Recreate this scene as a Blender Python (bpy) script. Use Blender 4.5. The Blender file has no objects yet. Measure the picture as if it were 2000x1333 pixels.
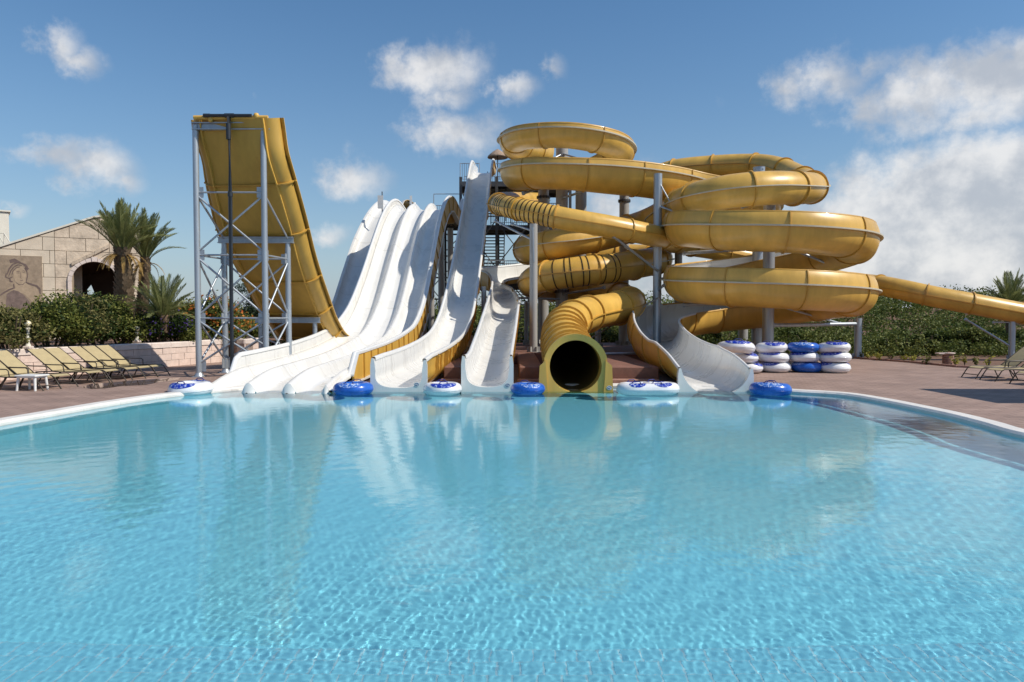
import bpy, bmesh, math, random
import numpy as np
from mathutils import Vector, Matrix

random.seed(7)
RNG = np.random.default_rng(11)
R = math.radians
scene = bpy.context.scene
COL = scene.collection

# ------------------------------------------------------------------ camera
CAM_H, FPX, PITCH = 2.1, 1400.0, R(2.02)
cam_data = bpy.data.cameras.new("camera")
cam_data.sensor_width = 36.0
cam_data.lens = 36.0 * FPX / 2000.0
cam_data.clip_start = 0.1
cam_data.clip_end = 4000.0
cam = bpy.data.objects.new("camera", cam_data)
COL.objects.link(cam)
cam.location = (0, 0, CAM_H)
cam.rotation_euler = (R(90) - PITCH, 0, 0)
scene.camera = cam

# ------------------------------------------------------------------ exposure
scene.view_settings.view_transform = 'Standard'
scene.view_settings.look = 'None'
scene.view_settings.gamma = 1.0
scene.view_settings.exposure = 0.24
scene.view_settings.use_curve_mapping = False
scene.render.engine = 'CYCLES'
cy = scene.cycles
cy.use_denoising = True
cy.max_bounces = 8
cy.diffuse_bounces = 3
cy.glossy_bounces = 4
cy.transmission_bounces = 6
cy.transparent_max_bounces = 12
cy.caustics_reflective = False
cy.caustics_refractive = True
cy.sample_clamp_indirect = 6.0
cy.blur_glossy = 0.3

# ------------------------------------------------------------------ sun
SUN_EL, SUN_AZ = R(46), R(107)          # azimuth measured from the view direction, clockwise
sun_data = bpy.data.lights.new("sun", 'SUN')
sun_data.energy = 3.75
sun_data.angle = R(0.53)
sun_data.color = (1.0, 0.93, 0.82)
sun = bpy.data.objects.new("sun", sun_data)
COL.objects.link(sun)
sdir = Vector((math.sin(SUN_AZ) * math.cos(SUN_EL), math.cos(SUN_AZ) * math.cos(SUN_EL), math.sin(SUN_EL)))
sun.rotation_euler = sdir.to_track_quat('Z', 'Y').to_euler()
sun.location = sdir * 200

# ------------------------------------------------------------------ helper: pixel of the photograph + depth -> point
def at(px, py, Y):
    u = (px - 1000.0) / FPX
    v = (666.5 - py) / FPX
    cp, sp = math.cos(PITCH), math.sin(PITCH)
    dy = cp + v * sp
    dz = -sp + v * cp
    k = Y / dy
    return Vector((u * k, Y, CAM_H + dz * k))

def on_plane(px, py, z):
    u = (px - 1000.0) / FPX
    v = (666.5 - py) / FPX
    cp, sp = math.cos(PITCH), math.sin(PITCH)
    dy = cp + v * sp
    dz = -sp + v * cp
    k = (z - CAM_H) / dz
    return Vector((u * k, dy * k, z))

# ------------------------------------------------------------------ world: sky and clouds
world = bpy.data.worlds.new("World")
scene.world = world
world.use_nodes = True
wt = world.node_tree
wt.nodes.clear()
def wn(kind, **kw):
    n = wt.nodes.new(kind)
    for k, v in kw.items():
        setattr(n, k, v)
    return n
def wl(a, b):
    wt.links.new(a, b)
def wmath(op, a, b=None, c=None, clamp=False):
    n = wn('ShaderNodeMath', operation=op)
    n.use_clamp = clamp
    for i, x in enumerate((a, b, c)):
        if x is None:
            continue
        if isinstance(x, (int, float)):
            n.inputs[i].default_value = x
        else:
            wl(x, n.inputs[i])
    return n.outputs[0]
sky = wn('ShaderNodeTexSky')
sky.sky_type = 'NISHITA'
sky.sun_disc = False
sky.sun_elevation = SUN_EL
sky.sun_rotation = SUN_AZ
sky.altitude = 20
sky.air_density = 1.15
sky.dust_density = 0.3
sky.ozone_density = 2.6
SKY_STRENGTH = 0.094
CLOUD_LIGHT = 0.62 / SKY_STRENGTH
tc = wn('ShaderNodeTexCoord')
sep = wn('ShaderNodeSeparateXYZ')
wl(tc.outputs['Generated'], sep.inputs[0])
az = wmath('ARCTAN2', sep.outputs[0], sep.outputs[1])
el = wmath('ARCSINE', sep.outputs[2])
comb = wn('ShaderNodeCombineXYZ')
wl(az, comb.inputs[0]); wl(el, comb.inputs[1])
# warp so that the edges of the clouds are ragged
nz1 = wn('ShaderNodeTexNoise')
nz1.inputs['Scale'].default_value = 13.0
nz1.inputs['Detail'].default_value = 6.0
nz1.inputs['Roughness'].default_value = 0.6
wl(comb.outputs[0], nz1.inputs['Vector'])
off = wn('ShaderNodeVectorMath', operation='MULTIPLY_ADD')
wl(nz1.outputs['Color'], off.inputs[0])
off.inputs[1].default_value = (0.085, 0.06, 0)
off.inputs[2].default_value = (-0.0425, -0.03, 0)
warped = wn('ShaderNodeVectorMath', operation='ADD')
wl(comb.outputs[0], warped.inputs[0]); wl(off.outputs[0], warped.inputs[1])
# clouds of the photograph: pixel centre, half sizes in pixels, strength
CLOUDS = [
    (115, 85, 60, 42, .85), (165, 118, 60, 36, .8), (215, 125, 30, 25, .5),
    (120, 300, 95, 36, .9), (185, 325, 85, 55, 1.0), (240, 360, 50, 30, .8),
    (35, 412, 36, 22, .55),
    (845, 135, 115, 52, 1.0), (800, 135, 60, 32, .7), (880, 185, 70, 32, .75), (890, 255, 105, 46, .85), (830, 275, 60, 26, .6),
    (1000, 178, 55, 30, .85), (1085, 132, 32, 36, .65), (690, 345, 75, 40, .95), (640, 345, 50, 28, .6),
    (650, 455, 55, 26, .8), (510, 172, 22, 12, .25),
    (1600, 165, 120, 50, .85), (1690, 140, 90, 40, .7), (1645, 88, 45, 18, .4), (1800, 190, 170, 75, 1.0), (1930, 165, 150, 85, 1.2), (1990, 130, 90, 60, 1.1),
    (1405, 205, 35, 20, .35), (1470, 265, 30, 16, .25), (1620, 245, 50, 20, .35), (1760, 245, 120, 45, .7),
    (1860, 390, 260, 110, 1.5), (1980, 370, 200, 110, 1.6), (1700, 440, 190, 85, 1.3), (1800, 500, 300, 110, 1.5), (1560, 470, 140, 80, .9),
    (1180, 400, 110, 45, .8), (1330, 440, 160, 70, .8), (1250, 520, 200, 70, .9), (1080, 470, 120, 60, .5), (1250, 330, 45, 28, .35),
    (930, 520, 150, 60, .35), (2150, 420, 260, 170, 1.4), (2330, 300, 220, 120, 1.0),
]
field = None
for (px, py, rx, ry, s) in CLOUDS:
    d = (at(px, py, 100.0) - Vector((0, 0, CAM_H))).normalized()
    a0, e0 = math.atan2(d.x, d.y), math.asin(d.z)
    ca = max(math.cos(a0) ** 2, .35)
    n1 = wn('ShaderNodeVectorMath', operation='SUBTRACT')
    wl(warped.outputs[0], n1.inputs[0]); n1.inputs[1].default_value = (a0, e0, 0)
    n2 = wn('ShaderNodeVectorMath', operation='MULTIPLY')
    wl(n1.outputs[0], n2.inputs[0]); n2.inputs[1].default_value = (FPX / (rx * ca), FPX / (ry * math.sqrt(ca)), 0)
    n3 = wn('ShaderNodeVectorMath', operation='LENGTH')
    wl(n2.outputs[0], n3.inputs[0])
    v = wmath('MULTIPLY_ADD', n3.outputs['Value'], -s * 0.62, s)
    field = v if field is None else wmath('MAXIMUM', field, v)
# clouds round the rest of the sky, of the same kind
nz2 = wn('ShaderNodeTexNoise')
nz2.inputs['Scale'].default_value = 3.2
nz2.inputs['Detail'].default_value = 8.0
nz2.inputs['Roughness'].default_value = 0.62
wl(warped.outputs[0], nz2.inputs['Vector'])
behind = wmath('SMOOTH_MIN', wmath('MULTIPLY_ADD', wmath('ABSOLUTE', az), 2.2, -1.9, clamp=True), 1.0, 0.1)
gen = wmath('MULTIPLY', wmath('MULTIPLY_ADD', nz2.outputs[0], 4.0, -2.0, clamp=True), behind)
field = wmath('MAXIMUM', field, gen)
# fine detail inside the clouds
nz3 = wn('ShaderNodeTexNoise')
nz3.inputs['Scale'].default_value = 26.0
nz3.inputs['Detail'].default_value = 9.0
nz3.inputs['Roughness'].default_value = 0.62
wl(comb.outputs[0], nz3.inputs['Vector'])
dens = wmath('ADD', field, wmath('MULTIPLY_ADD', nz3.outputs[0], 1.0, -0.56))
mr = wn('ShaderNodeMapRange', interpolation_type='SMOOTHSTEP')
wl(dens, mr.inputs['Value'])
mr.inputs['From Min'].default_value = 0.16
mr.inputs['From Max'].default_value = 0.86
mr.inputs['To Max'].default_value = 0.86
nz4 = wn('ShaderNodeTexNoise')
nz4.inputs['Scale'].default_value = 12.0
nz4.inputs['Detail'].default_value = 9.0
nz4.inputs['Roughness'].default_value = 0.58
wl(comb.outputs[0], nz4.inputs['Vector'])
ccol = wn('ShaderNodeMix', data_type='RGBA')
cmr = wn('ShaderNodeMapRange', interpolation_type='SMOOTHSTEP')
cmr.inputs['From Min'].default_value = .36
cmr.inputs['From Max'].default_value = .64
wl(nz4.outputs[0], cmr.inputs['Value'])
wl(cmr.outputs[0], ccol.inputs[0])
ccol.inputs[6].default_value = (CLOUD_LIGHT * .70, CLOUD_LIGHT * .74, CLOUD_LIGHT * .81, 1)
ccol.inputs[7].default_value = (CLOUD_LIGHT * 1.22, CLOUD_LIGHT * 1.20, CLOUD_LIGHT * 1.18, 1)
# pale blue haze low in the sky, the same all round
hz = wn('ShaderNodeMix', data_type='RGBA')
wl(wmath('MULTIPLY', wmath('POWER', 2.718, wmath('MULTIPLY', wmath('MAXIMUM', el, 0.0), -5.5)), .74), hz.inputs[0])
hs = wn('ShaderNodeHueSaturation')
hs.inputs['Saturation'].default_value = 1.24
wl(sky.outputs[0], hs.inputs['Color'])
wl(hs.outputs[0], hz.inputs[6])
hz.inputs[7].default_value = (2.5, 3.55, 5.3, 1)
mixc = wn('ShaderNodeMix', data_type='RGBA')
wl(mr.outputs[0], mixc.inputs[0])
wl(hz.outputs[2], mixc.inputs[6])
wl(ccol.outputs[2], mixc.inputs[7])
bg = wn('ShaderNodeBackground')
bg.inputs['Strength'].default_value = SKY_STRENGTH
wl(mixc.outputs[2], bg.inputs['Color'])
wout = wn('ShaderNodeOutputWorld')
wl(bg.outputs[0], wout.inputs['Surface'])
world.cycles.sampling_method = 'MANUAL'
world.cycles.sample_map_resolution = 512

# ------------------------------------------------------------------ materials
def new_mat(name):
    m = bpy.data.materials.new(name)
    m.use_nodes = True
    t = m.node_tree
    b = t.nodes['Principled BSDF']
    return m, t, b

def material(name, col, rough=.5, metal=0.0, coat=0.0, var=.12, scale=3.0, bump=0.0, bscale=40.0, streak=False, col2=None, spec=.5, rvar=.08):
    """A principled surface whose colour wanders a little, with fine relief."""
    m, t, b = new_mat(name)
    N, Lk = t.nodes, t.links
    tc = N.new('ShaderNodeTexCoord')
    mp = N.new('ShaderNodeMapping')
    Lk.new(tc.outputs['Object'], mp.inputs[0])
    if streak:
        mp.inputs['Scale'].default_value = (1.0, 1.0, .12)
    nz = N.new('ShaderNodeTexNoise')
    nz.inputs['Scale'].default_value = scale
    nz.inputs['Detail'].default_value = 6
    nz.inputs['Roughness'].default_value = .62
    Lk.new(mp.outputs[0], nz.inputs['Vector'])
    mx = N.new('ShaderNodeMix'); mx.data_type = 'RGBA'
    c2 = col2 if col2 else tuple(min(1, c * (1 + var)) for c in col)
    c1 = tuple(c * (1 - var) for c in col) if not col2 else col
    mx.inputs[6].default_value = (*c1, 1); mx.inputs[7].default_value = (*c2, 1)
    mr = N.new('ShaderNodeMapRange')
    mr.inputs[1].default_value = .3; mr.inputs[2].default_value = .7
    Lk.new(nz.outputs[0], mr.inputs[0])
    Lk.new(mr.outputs[0], mx.inputs[0])
    Lk.new(mx.outputs[2], b.inputs['Base Color'])
    rr = N.new('ShaderNodeMapRange')
    rr.inputs[3].default_value = max(.02, rough - rvar); rr.inputs[4].default_value = rough + rvar
    Lk.new(nz.outputs[0], rr.inputs[0])
    Lk.new(rr.outputs[0], b.inputs['Roughness'])
    b.inputs['Metallic'].default_value = metal
    b.inputs['Coat Weight'].default_value = coat
    b.inputs['Coat Roughness'].default_value = .08
    b.inputs['Specular IOR Level'].default_value = spec
    if bump > 0:
        n2 = N.new('ShaderNodeTexNoise')
        n2.inputs['Scale'].default_value = bscale
        n2.inputs['Detail'].default_value = 5
        Lk.new(tc.outputs['Object'], n2.inputs['Vector'])
        bp = N.new('ShaderNodeBump')
        bp.inputs['Strength'].default_value = bump
        bp.inputs['Distance'].default_value = .02
        Lk.new(n2.outputs[0], bp.inputs['Height'])
        Lk.new(bp.outputs[0], b.inputs['Normal'])
    return m

M = {}
M['yellow_shaded'] = material('shaded yellow fibreglass', (.53, .325, .065), .48, coat=.0, var=.16, scale=1.6, streak=True)  # yellow darkened: the halfpipe underside's shade is put into this colour
M['yellow'] = material('yellow fibreglass', (.66, .40, .082), .36, coat=.08, var=.17, scale=1.6, streak=True, bump=.02, bscale=9)
M['tube_inner'] = material('dark tube inside', (.13, .08, .022), .5, var=.15, scale=2)  # inner face of the tubes, much darker than the outer shell
M['yellow_rib'] = material('yellow fibreglass rib', (.53, .30, .052), .4, coat=.1, var=.12, scale=4)
M['white'] = material('white gelcoat', (.745, .735, .70), .28, coat=.25, var=.06, scale=1.3, streak=True, bump=.015, bscale=7)
M['white_rim'] = material('white rim', (.75, .75, .73), .35, coat=.1, var=.04, scale=3)
M['seam'] = material('pale flange strip', (.55, .50, .38), .5, var=.08, scale=5)
M['joint'] = material('joint sealant', (.50, .48, .43), .5, var=.1, scale=8)
M['galv'] = material('galvanised steel', (.42, .46, .50), .42, metal=.55, var=.14, scale=5, streak=True)
M['grey_post'] = material('grey painted steel', (.40, .39, .37), .5, metal=.15, var=.13, scale=3, streak=True)
M['dark_steel'] = material('dark weathered steel', (.085, .09, .10), .55, metal=.3, var=.25, scale=4)
M['pipe_black'] = material('black water pipe', (.025, .03, .038), .4, var=.2, scale=5)
M['band'] = material('dark window band', (.035, .022, .008), .35, var=.2, scale=6)
M['coping'] = material('white coping stone', (.72, .69, .64), .6, var=.10, scale=2.2, bump=.2, bscale=30)
M['sling'] = material('beige sling fabric', (.46, .37, .20), .8, var=.08, scale=6, bump=.25, bscale=160)
M['frame'] = material('dark bronze tube', (.05, .04, .03), .45, metal=.3, var=.2, scale=10)
M['plastic_white'] = material('white plastic', (.74, .74, .72), .4, var=.06, scale=5)
M['block'] = material('pink limestone block', (.72, .57, .49), .85, var=.14, scale=3.5, bump=.5, bscale=22)
M['block_cap'] = material('pale limestone cap', (.75, .64, .57), .8, var=.12, scale=3, bump=.4, bscale=22)
M['mortar'] = material('mortar', (.36, .27, .22), .9, var=.15, scale=6)
M['sand_smooth'] = material('smooth sandstone', (.68, .58, .45), .85, var=.13, scale=1.4, bump=.25, bscale=14)
M['sand_rough'] = material('rough sandstone', (.64, .525, .40), .9, var=.24, scale=2.3, bump=.9, bscale=9)
M['sand_joint'] = material('sandstone joint', (.36, .29, .21), .95, var=.2, scale=4)
M['mural'] = material('mural ground', (.34, .26, .185), .9, var=.2, scale=5, bump=.4, bscale=45)
M['mural_line'] = material('mural line', (.16, .115, .10), .9, var=.25, scale=9)
M['mural_dark'] = material('mural drapery', (.20, .145, .125), .9, var=.3, scale=6)
M['mural_skin'] = material('mural skin', (.42, .32, .22), .9, var=.18, scale=6)
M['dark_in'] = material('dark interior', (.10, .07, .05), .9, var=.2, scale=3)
M['wall_white'] = material('white render', (.74, .70, .60), .8, var=.06, scale=2)
M['soil'] = material('red soil', (.17, .095, .06), .95, var=.3, scale=3, bump=.6, bscale=18)
M['trunk'] = material('palm trunk', (.15, .10, .065), .95, var=.4, scale=9, bump=.8, bscale=25)
M['boot'] = material('palm leaf base', (.20, .14, .085), .9, var=.35, scale=11)
M['stem'] = material('woody stem', (.12, .09, .06), .9, var=.3, scale=9)
M['globe'] = material('opal globe', (.80, .72, .50), .25, var=.05, scale=4)
M['plinth'] = material('red brown plinth', (.21, .10, .072), .8, var=.25, scale=2.5, bump=.4, bscale=30)
M['badge'] = material('grey blue badge', (.16, .22, .33), .5, var=.1, scale=20)
M['thatch'] = material('straw shade', (.36, .26, .19), .95, var=.3, scale=12)
M['float_white'] = material('white vinyl', (.80, .80, .81), .28, coat=.2, var=.04, scale=3, bump=.05, bscale=24)
M['float_blue'] = material('blue vinyl', (.018, .115, .50), .28, coat=.25, var=.12, scale=3, bump=.05, bscale=24)
M['handle_blue'] = material('navy handle', (.012, .022, .18), .45, var=.2, scale=9)
M['brick'] = material('fired brick', (.36, .20, .15), .9, var=.25, scale=7, bump=.4, bscale=30)

def print_mat(name, base, ink, scale=11.0, thr=.5):
    """Splash print on vinyl."""
    m, t, b = new_mat(name)
    N, Lk = t.nodes, t.links
    tc = N.new('ShaderNodeTexCoord')
    nz = N.new('ShaderNodeTexNoise')
    nz.inputs['Scale'].default_value = scale
    nz.inputs['Detail'].default_value = 4
    nz.inputs['Distortion'].default_value = 2.2
    Lk.new(tc.outputs['Object'], nz.inputs['Vector'])
    cr = N.new('ShaderNodeValToRGB')
    cr.color_ramp.elements[0].position = thr - .035
    cr.color_ramp.elements[1].position = thr + .035
    cr.color_ramp.elements[0].color = (*ink, 1)
    cr.color_ramp.elements[1].color = (*base, 1)
    Lk.new(nz.outputs[0], cr.inputs[0])
    Lk.new(cr.outputs[0], b.inputs['Base Color'])
    b.inputs['Roughness'].default_value = .3
    b.inputs['Coat Weight'].default_value = .2
    return m
M['print_on_white'] = print_mat('blue splash print', (.45, .52, .74), (.01, .035, .36), 9, .56)
M['print_on_blue'] = print_mat('white splash print', (.03, .14, .52), (.50, .60, .80), 12, .47)

def leaf_mat(name, c1, c2, trans=.25, rough=.55):
    m, t, b = new_mat(name)
    N, Lk = t.nodes, t.links
    g = N.new('ShaderNodeNewGeometry')
    cr = N.new('ShaderNodeMix'); cr.data_type = 'RGBA'
    Lk.new(g.outputs['Random Per Island'], cr.inputs[0])
    cr.inputs[6].default_value = (*c1, 1); cr.inputs[7].default_value = (*c2, 1)
    Lk.new(cr.outputs[2], b.inputs['Base Color'])
    b.inputs['Roughness'].default_value = rough
    b.inputs['Specular IOR Level'].default_value = .18
    tr = N.new('ShaderNodeBsdfTranslucent')
    Lk.new(cr.outputs[2], tr.inputs[0])
    mx = N.new('ShaderNodeMixShader'); mx.inputs[0].default_value = trans
    Lk.new(b.outputs[0], mx.inputs[1]); Lk.new(tr.outputs[0], mx.inputs[2])
    Lk.new(mx.outputs[0], t.nodes['Material Output'].inputs['Surface'])
    return m
M['leaf_hedge'] = leaf_mat('hedge leaves', (.07, .095, .018), (.25, .26, .065))
M['leaf_olive'] = leaf_mat('olive leaves', (.09, .095, .03), (.27, .24, .09))
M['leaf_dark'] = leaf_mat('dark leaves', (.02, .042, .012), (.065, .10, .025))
M['leaf_scrub'] = leaf_mat('scrub leaves', (.05, .075, .016), (.14, .175, .04))
M['leaf_scrub_light'] = leaf_mat('light scrub leaves', (.09, .115, .028), (.23, .25, .07))
M['leaf_palm'] = leaf_mat('palm leaflets', (.15, .18, .06), (.33, .34, .14), .32, .5)
M['leaf_palm_dry'] = leaf_mat('dry palm leaflets', (.28, .17, .05), (.42, .28, .10), .2, .7)
M['leaf_pine'] = leaf_mat('pine needles', (.012, .03, .016), (.04, .07, .03), .1)
M['bloom_purple'] = leaf_mat('purple blooms', (.07, .04, .22), (.16, .09, .38))
M['bloom_orange'] = leaf_mat('orange blooms', (.50, .10, .02), (.62, .26, .05))
M['bloom_cream'] = leaf_mat('cream blooms', (.55, .50, .25), (.70, .64, .42))
M['bloom_yellow'] = leaf_mat('yellow green shoots', (.30, .30, .05), (.45, .42, .08))

# paving: small clay pavers
def paving():
    m, t, b = new_mat('clay paving')
    N, Lk = t.nodes, t.links
    tc = N.new('ShaderNodeTexCoord')
    br = N.new('ShaderNodeTexBrick')
    br.inputs['Scale'].default_value = 1.0
    br.inputs['Brick Width'].default_value = .44
    br.inputs['Row Height'].default_value = .22
    br.inputs['Mortar Size'].default_value = .013
    br.inputs['Color1'].default_value = (.300, .200, .158, 1)
    br.inputs['Color2'].default_value = (.365, .250, .200, 1)
    br.inputs['Mortar'].default_value = (.17, .115, .09, 1)
    Lk.new(tc.outputs['Object'], br.inputs['Vector'])
    nz = N.new('ShaderNodeTexNoise')
    nz.inputs['Scale'].default_value = .9; nz.inputs['Detail'].default_value = 7
    Lk.new(tc.outputs['Object'], nz.inputs['Vector'])
    mx = N.new('ShaderNodeMix'); mx.data_type = 'RGBA'; mx.blend_type = 'MULTIPLY'
    mx.inputs[0].default_value = 1
    cr = N.new('ShaderNodeMapRange')
    cr.inputs[1].default_value = .3; cr.inputs[2].default_value = .7; cr.inputs[3].default_value = .82; cr.inputs[4].default_value = 1.15
    Lk.new(nz.outputs[0], cr.inputs[0])
    cc = N.new('ShaderNodeCombineColor')
    for i in range(3):
        Lk.new(cr.outputs[0], cc.inputs[i])
    Lk.new(br.outputs['Color'], mx.inputs[6]); Lk.new(cc.outputs[0], mx.inputs[7])
    Lk.new(mx.outputs[2], b.inputs['Base Color'])
    b.inputs['Roughness'].default_value = .75
    bp = N.new('ShaderNodeBump'); bp.inputs['Strength'].default_value = .4; bp.inputs['Distance'].default_value = .01
    Lk.new(br.outputs['Fac'], bp.inputs['Height']); bp.invert = True
    Lk.new(bp.outputs[0], b.inputs['Normal'])
    return m
M['paving'] = paving()

def pool_tile(name, c1, c2, grout, size, msize):
    m, t, b = new_mat(name)
    N, Lk = t.nodes, t.links
    tc = N.new('ShaderNodeTexCoord')
    br = N.new('ShaderNodeTexBrick')
    br.offset = 0
    br.inputs['Scale'].default_value = 1.0
    br.inputs['Brick Width'].default_value = size
    br.inputs['Row Height'].default_value = size
    br.inputs['Mortar Size'].default_value = msize
    br.inputs['Color1'].default_value = (*c1, 1)
    br.inputs['Color2'].default_value = (*c2, 1)
    br.inputs['Mortar'].default_value = (*grout, 1)
    Lk.new(tc.outputs['Object'], br.inputs['Vector'])
    Lk.new(br.outputs['Color'], b.inputs['Base Color'])
    b.inputs['Roughness'].default_value = .5
    return m
M['pool_tile'] = pool_tile('blue pool tile', (.28, .79, .93), (.286, .795, .933), (.292, .80, .935), .25, .004)
M['ledge_tile'] = pool_tile('pale ledge tile', (.19, .45, .60), (.22, .48, .62), (.28, .52, .63), .25, .006)
M['step_tile'] = material('pale blue step tile', (.28, .75, .91), .4, var=.06, scale=3)
M['grout'] = material('white grout', (.46, .72, .80), .8, var=.05, scale=9)

def water():
    m, t, b = new_mat('pool water')
    N, Lk = t.nodes, t.links
    N.remove(b)
    g = N.new('ShaderNodeBsdfGlass')
    g.inputs['IOR'].default_value = 1.333
    g.inputs['Roughness'].default_value = 0.0
    g.inputs['Color'].default_value = (.93, .985, 1.0, 1)
    tc = N.new('ShaderNodeTexCoord')
    nz = N.new('ShaderNodeTexNoise')
    nz.inputs['Scale'].default_value = 16
    nz.inputs['Detail'].default_value = 3
    nz.inputs['Roughness'].default_value = .65
    Lk.new(tc.outputs['Object'], nz.inputs['Vector'])
    bp = N.new('ShaderNodeBump')
    bp.inputs['Strength'].default_value = 1.0
    bp.inputs['Distance'].default_value = .0008
    Lk.new(nz.outputs[0], bp.inputs['Height'])
    Lk.new(bp.outputs[0], g.inputs['Normal'])
    Lk.new(g.outputs[0], N['Material Output'].inputs['Surface'])
    return m
M['water'] = water()

# ------------------------------------------------------------------ mesh helpers
class MB:
    """Collects simple pieces and links them as one mesh object."""
    def __init__(self):
        self.v, self.f, self.mi, self.sm = [], [], [], []
    def add(self, verts, faces, mat=0, smooth=False):
        o = len(self.v)
        self.v.extend([tuple(p) for p in verts])
        for f in faces:
            self.f.append(tuple(i + o for i in f))
            self.mi.append(mat); self.sm.append(smooth)
        return self
    def box(self, c, s, mat=0, rz=0.0, bev=0.0):
        x, y, z = s[0] / 2, s[1] / 2, s[2] / 2
        c = Vector(c)
        m = Matrix.Rotation(rz, 3, 'Z')
        if bev > 0:
            b = bev
            ring = [(-x + b, -y), (x - b, -y), (x, -y + b), (x, y - b), (x - b, y), (-x + b, y), (-x, y - b), (-x, -y + b)]
            ri = [(p[0] * (1 - b / x), p[1] * (1 - b / y)) for p in ring]
            vs = [(*p, -z) for p in ring] + [(*p, z - b) for p in ring] + [(*p, z) for p in ri]
            fs = [tuple(range(7, -1, -1)), tuple(range(16, 24))]
            for k in range(8):
                j = (k + 1) % 8
                fs += [(k, j, 8 + j, 8 + k), (8 + k, 8 + j, 16 + j, 16 + k)]
        else:
            vs = [(-x, -y, -z), (x, -y, -z), (x, y, -z), (-x, y, -z), (-x, -y, z), (x, -y, z), (x, y, z), (-x, y, z)]
            fs = [(3, 2, 1, 0), (4, 5, 6, 7), (0, 1, 5, 4), (1, 2, 6, 5), (2, 3, 7, 6), (3, 0, 4, 7)]
        return self.add([c + m @ Vector(p) for p in vs], fs, mat)
    def cyl(self, a, b, r, n=10, mat=0, r2=None, caps=True, smooth=True):
        a, b = Vector(a), Vector(b)
        d = (b - a)
        if d.length < 1e-6:
            return self
        d.normalize()
        u = d.cross(Vector((0, 0, 1)))
        if u.length < 1e-3:
            u = Vector((1, 0, 0))
        u.normalize(); w = d.cross(u)
        r2 = r if r2 is None else r2
        vs = []
        for p, q in ((a, r), (b, r2)):
            for k in range(n):
                t = 2 * math.pi * k / n
                vs.append(p + u * math.cos(t) * q + w * math.sin(t) * q)
        self.add(vs, [(k, (k + 1) % n, n + (k + 1) % n, n + k) for k in range(n)], mat, smooth)
        if caps:
            self.add(vs[:n], [tuple(range(n - 1, -1, -1))], mat)
            self.add(vs[n:], [tuple(range(n))], mat)
        return self
    def tube(self, pts, r, n=8, mat=0, caps=True):
        P = [Vector(p) for p in pts]
        rings = []
        for i, p in enumerate(P):
            a = P[max(0, i - 1)]; b = P[min(len(P) - 1, i + 1)]
            d = (b - a).normalized()
            u = d.cross(Vector((0, 0, 1)))
            if u.length < 1e-3:
                u = Vector((1, 0, 0))
            u.normalize(); w = d.cross(u)
            rr = r[i] if isinstance(r, (list, tuple)) else r
            rings.append([p + u * math.cos(2 * math.pi * k / n) * rr + w * math.sin(2 * math.pi * k / n) * rr for k in range(n)])
        vs = [q for rg in rings for q in rg]
        fs = []
        for i in range(len(P) - 1):
            for k in range(n):
                j = (k + 1) % n
                fs.append((i * n + k, i * n + j, (i + 1) * n + j, (i + 1) * n + k))
        self.add(vs, fs, mat, True)
        if caps:
            self.add(rings[0], [tuple(range(n - 1, -1, -1))], mat)
            self.add(rings[-1], [tuple(range(n))], mat)
        return self
    def lathe(self, prof, c=(0, 0, 0), n=20, mat=0, close=False):
        c = Vector(c)
        vs = []
        for (r, z) in prof:
            for k in range(n):
                t = 2 * math.pi * k / n
                vs.append(c + Vector((r * math.cos(t), r * math.sin(t), z)))
        fs = []
        for i in range(len(prof) - 1):
            for k in range(n):
                j = (k + 1) % n
                fs.append((i * n + k, i * n + j, (i + 1) * n + j, (i + 1) * n + k))
        return self.add(vs, fs, mat, True)
    def grid(self, rows, mat=0, smooth=True):
        m = len(rows[0])
        vs = [p for r_ in rows for p in r_]
        fs = []
        for i in range(len(rows) - 1):
            for k in range(m - 1):
                fs.append((i * m + k, i * m + k + 1, (i + 1) * m + k + 1, (i + 1) * m + k))
        return self.add(vs, fs, mat, smooth)
    def build(self, name, mats, parent=None, loc=None):
        if not isinstance(mats, (list, tuple)):
            mats = [mats]
        me = bpy.data.meshes.new(name)
        me.from_pydata([tuple(p) for p in self.v], [], self.f)
        for m in mats:
            me.materials.append(m)
        me.polygons.foreach_set('material_index', self.mi)
        me.polygons.foreach_set('use_smooth', self.sm)
        me.update()
        o = bpy.data.objects.new(name, me)
        COL.objects.link(o)
        if parent is not None:
            o.parent = parent
            o.matrix_parent_inverse = Matrix.Identity(4)
            if any(abs(x) > 1e-9 for x in parent.location) and loc is None and not self_local.get(parent.name):
                o.location = -parent.location
        if loc is not None:
            o.location = loc
        return o

self_local = {}          # things whose parts are modelled in their own coordinates

def tag(o, label=None, cat=None, group=None, kind=None):
    if label: o['label'] = label
    if cat: o['category'] = cat
    if group: o['group'] = group
    if kind: o['kind'] = kind
    return o

def thing(name, label, cat, loc=(0, 0, 0), rz=0.0, group=None, local=False):
    """Empty at the base of a thing; local=True when its parts use its own coordinates."""
    o = bpy.data.objects.new(name, None)
    o.empty_display_size = .2
    COL.objects.link(o)
    o.location = loc
    o.rotation_euler = (0, 0, rz)
    if local:
        self_local[o.name] = True
    return tag(o, label, cat, group)

def children_of(o):
    return [c for c in COL.objects if c.parent == o]

KIDS = {}
def register(o):
    """Remember a finished thing's tree, so that copies are quick."""
    def tree(x):
        return [(c, tree(c)) for c in x.children]
    KIDS[o.name] = tree(o)
    return o

def copy_thing(o, loc, rz=None, label=None, group=None, scale=None):
    c = o.copy(); COL.objects.link(c)
    c.location = loc
    if rz is not None: c.rotation_euler = (0, 0, rz)
    if scale is not None: c.scale = scale
    if label: c['label'] = label
    if group: c['group'] = group
    def rec(kids, par):
        for (k, sub) in kids:
            d = k.copy(); COL.objects.link(d); d.parent = par
            rec(sub, d)
    rec(KIDS[o.name], c)
    return c

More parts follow.
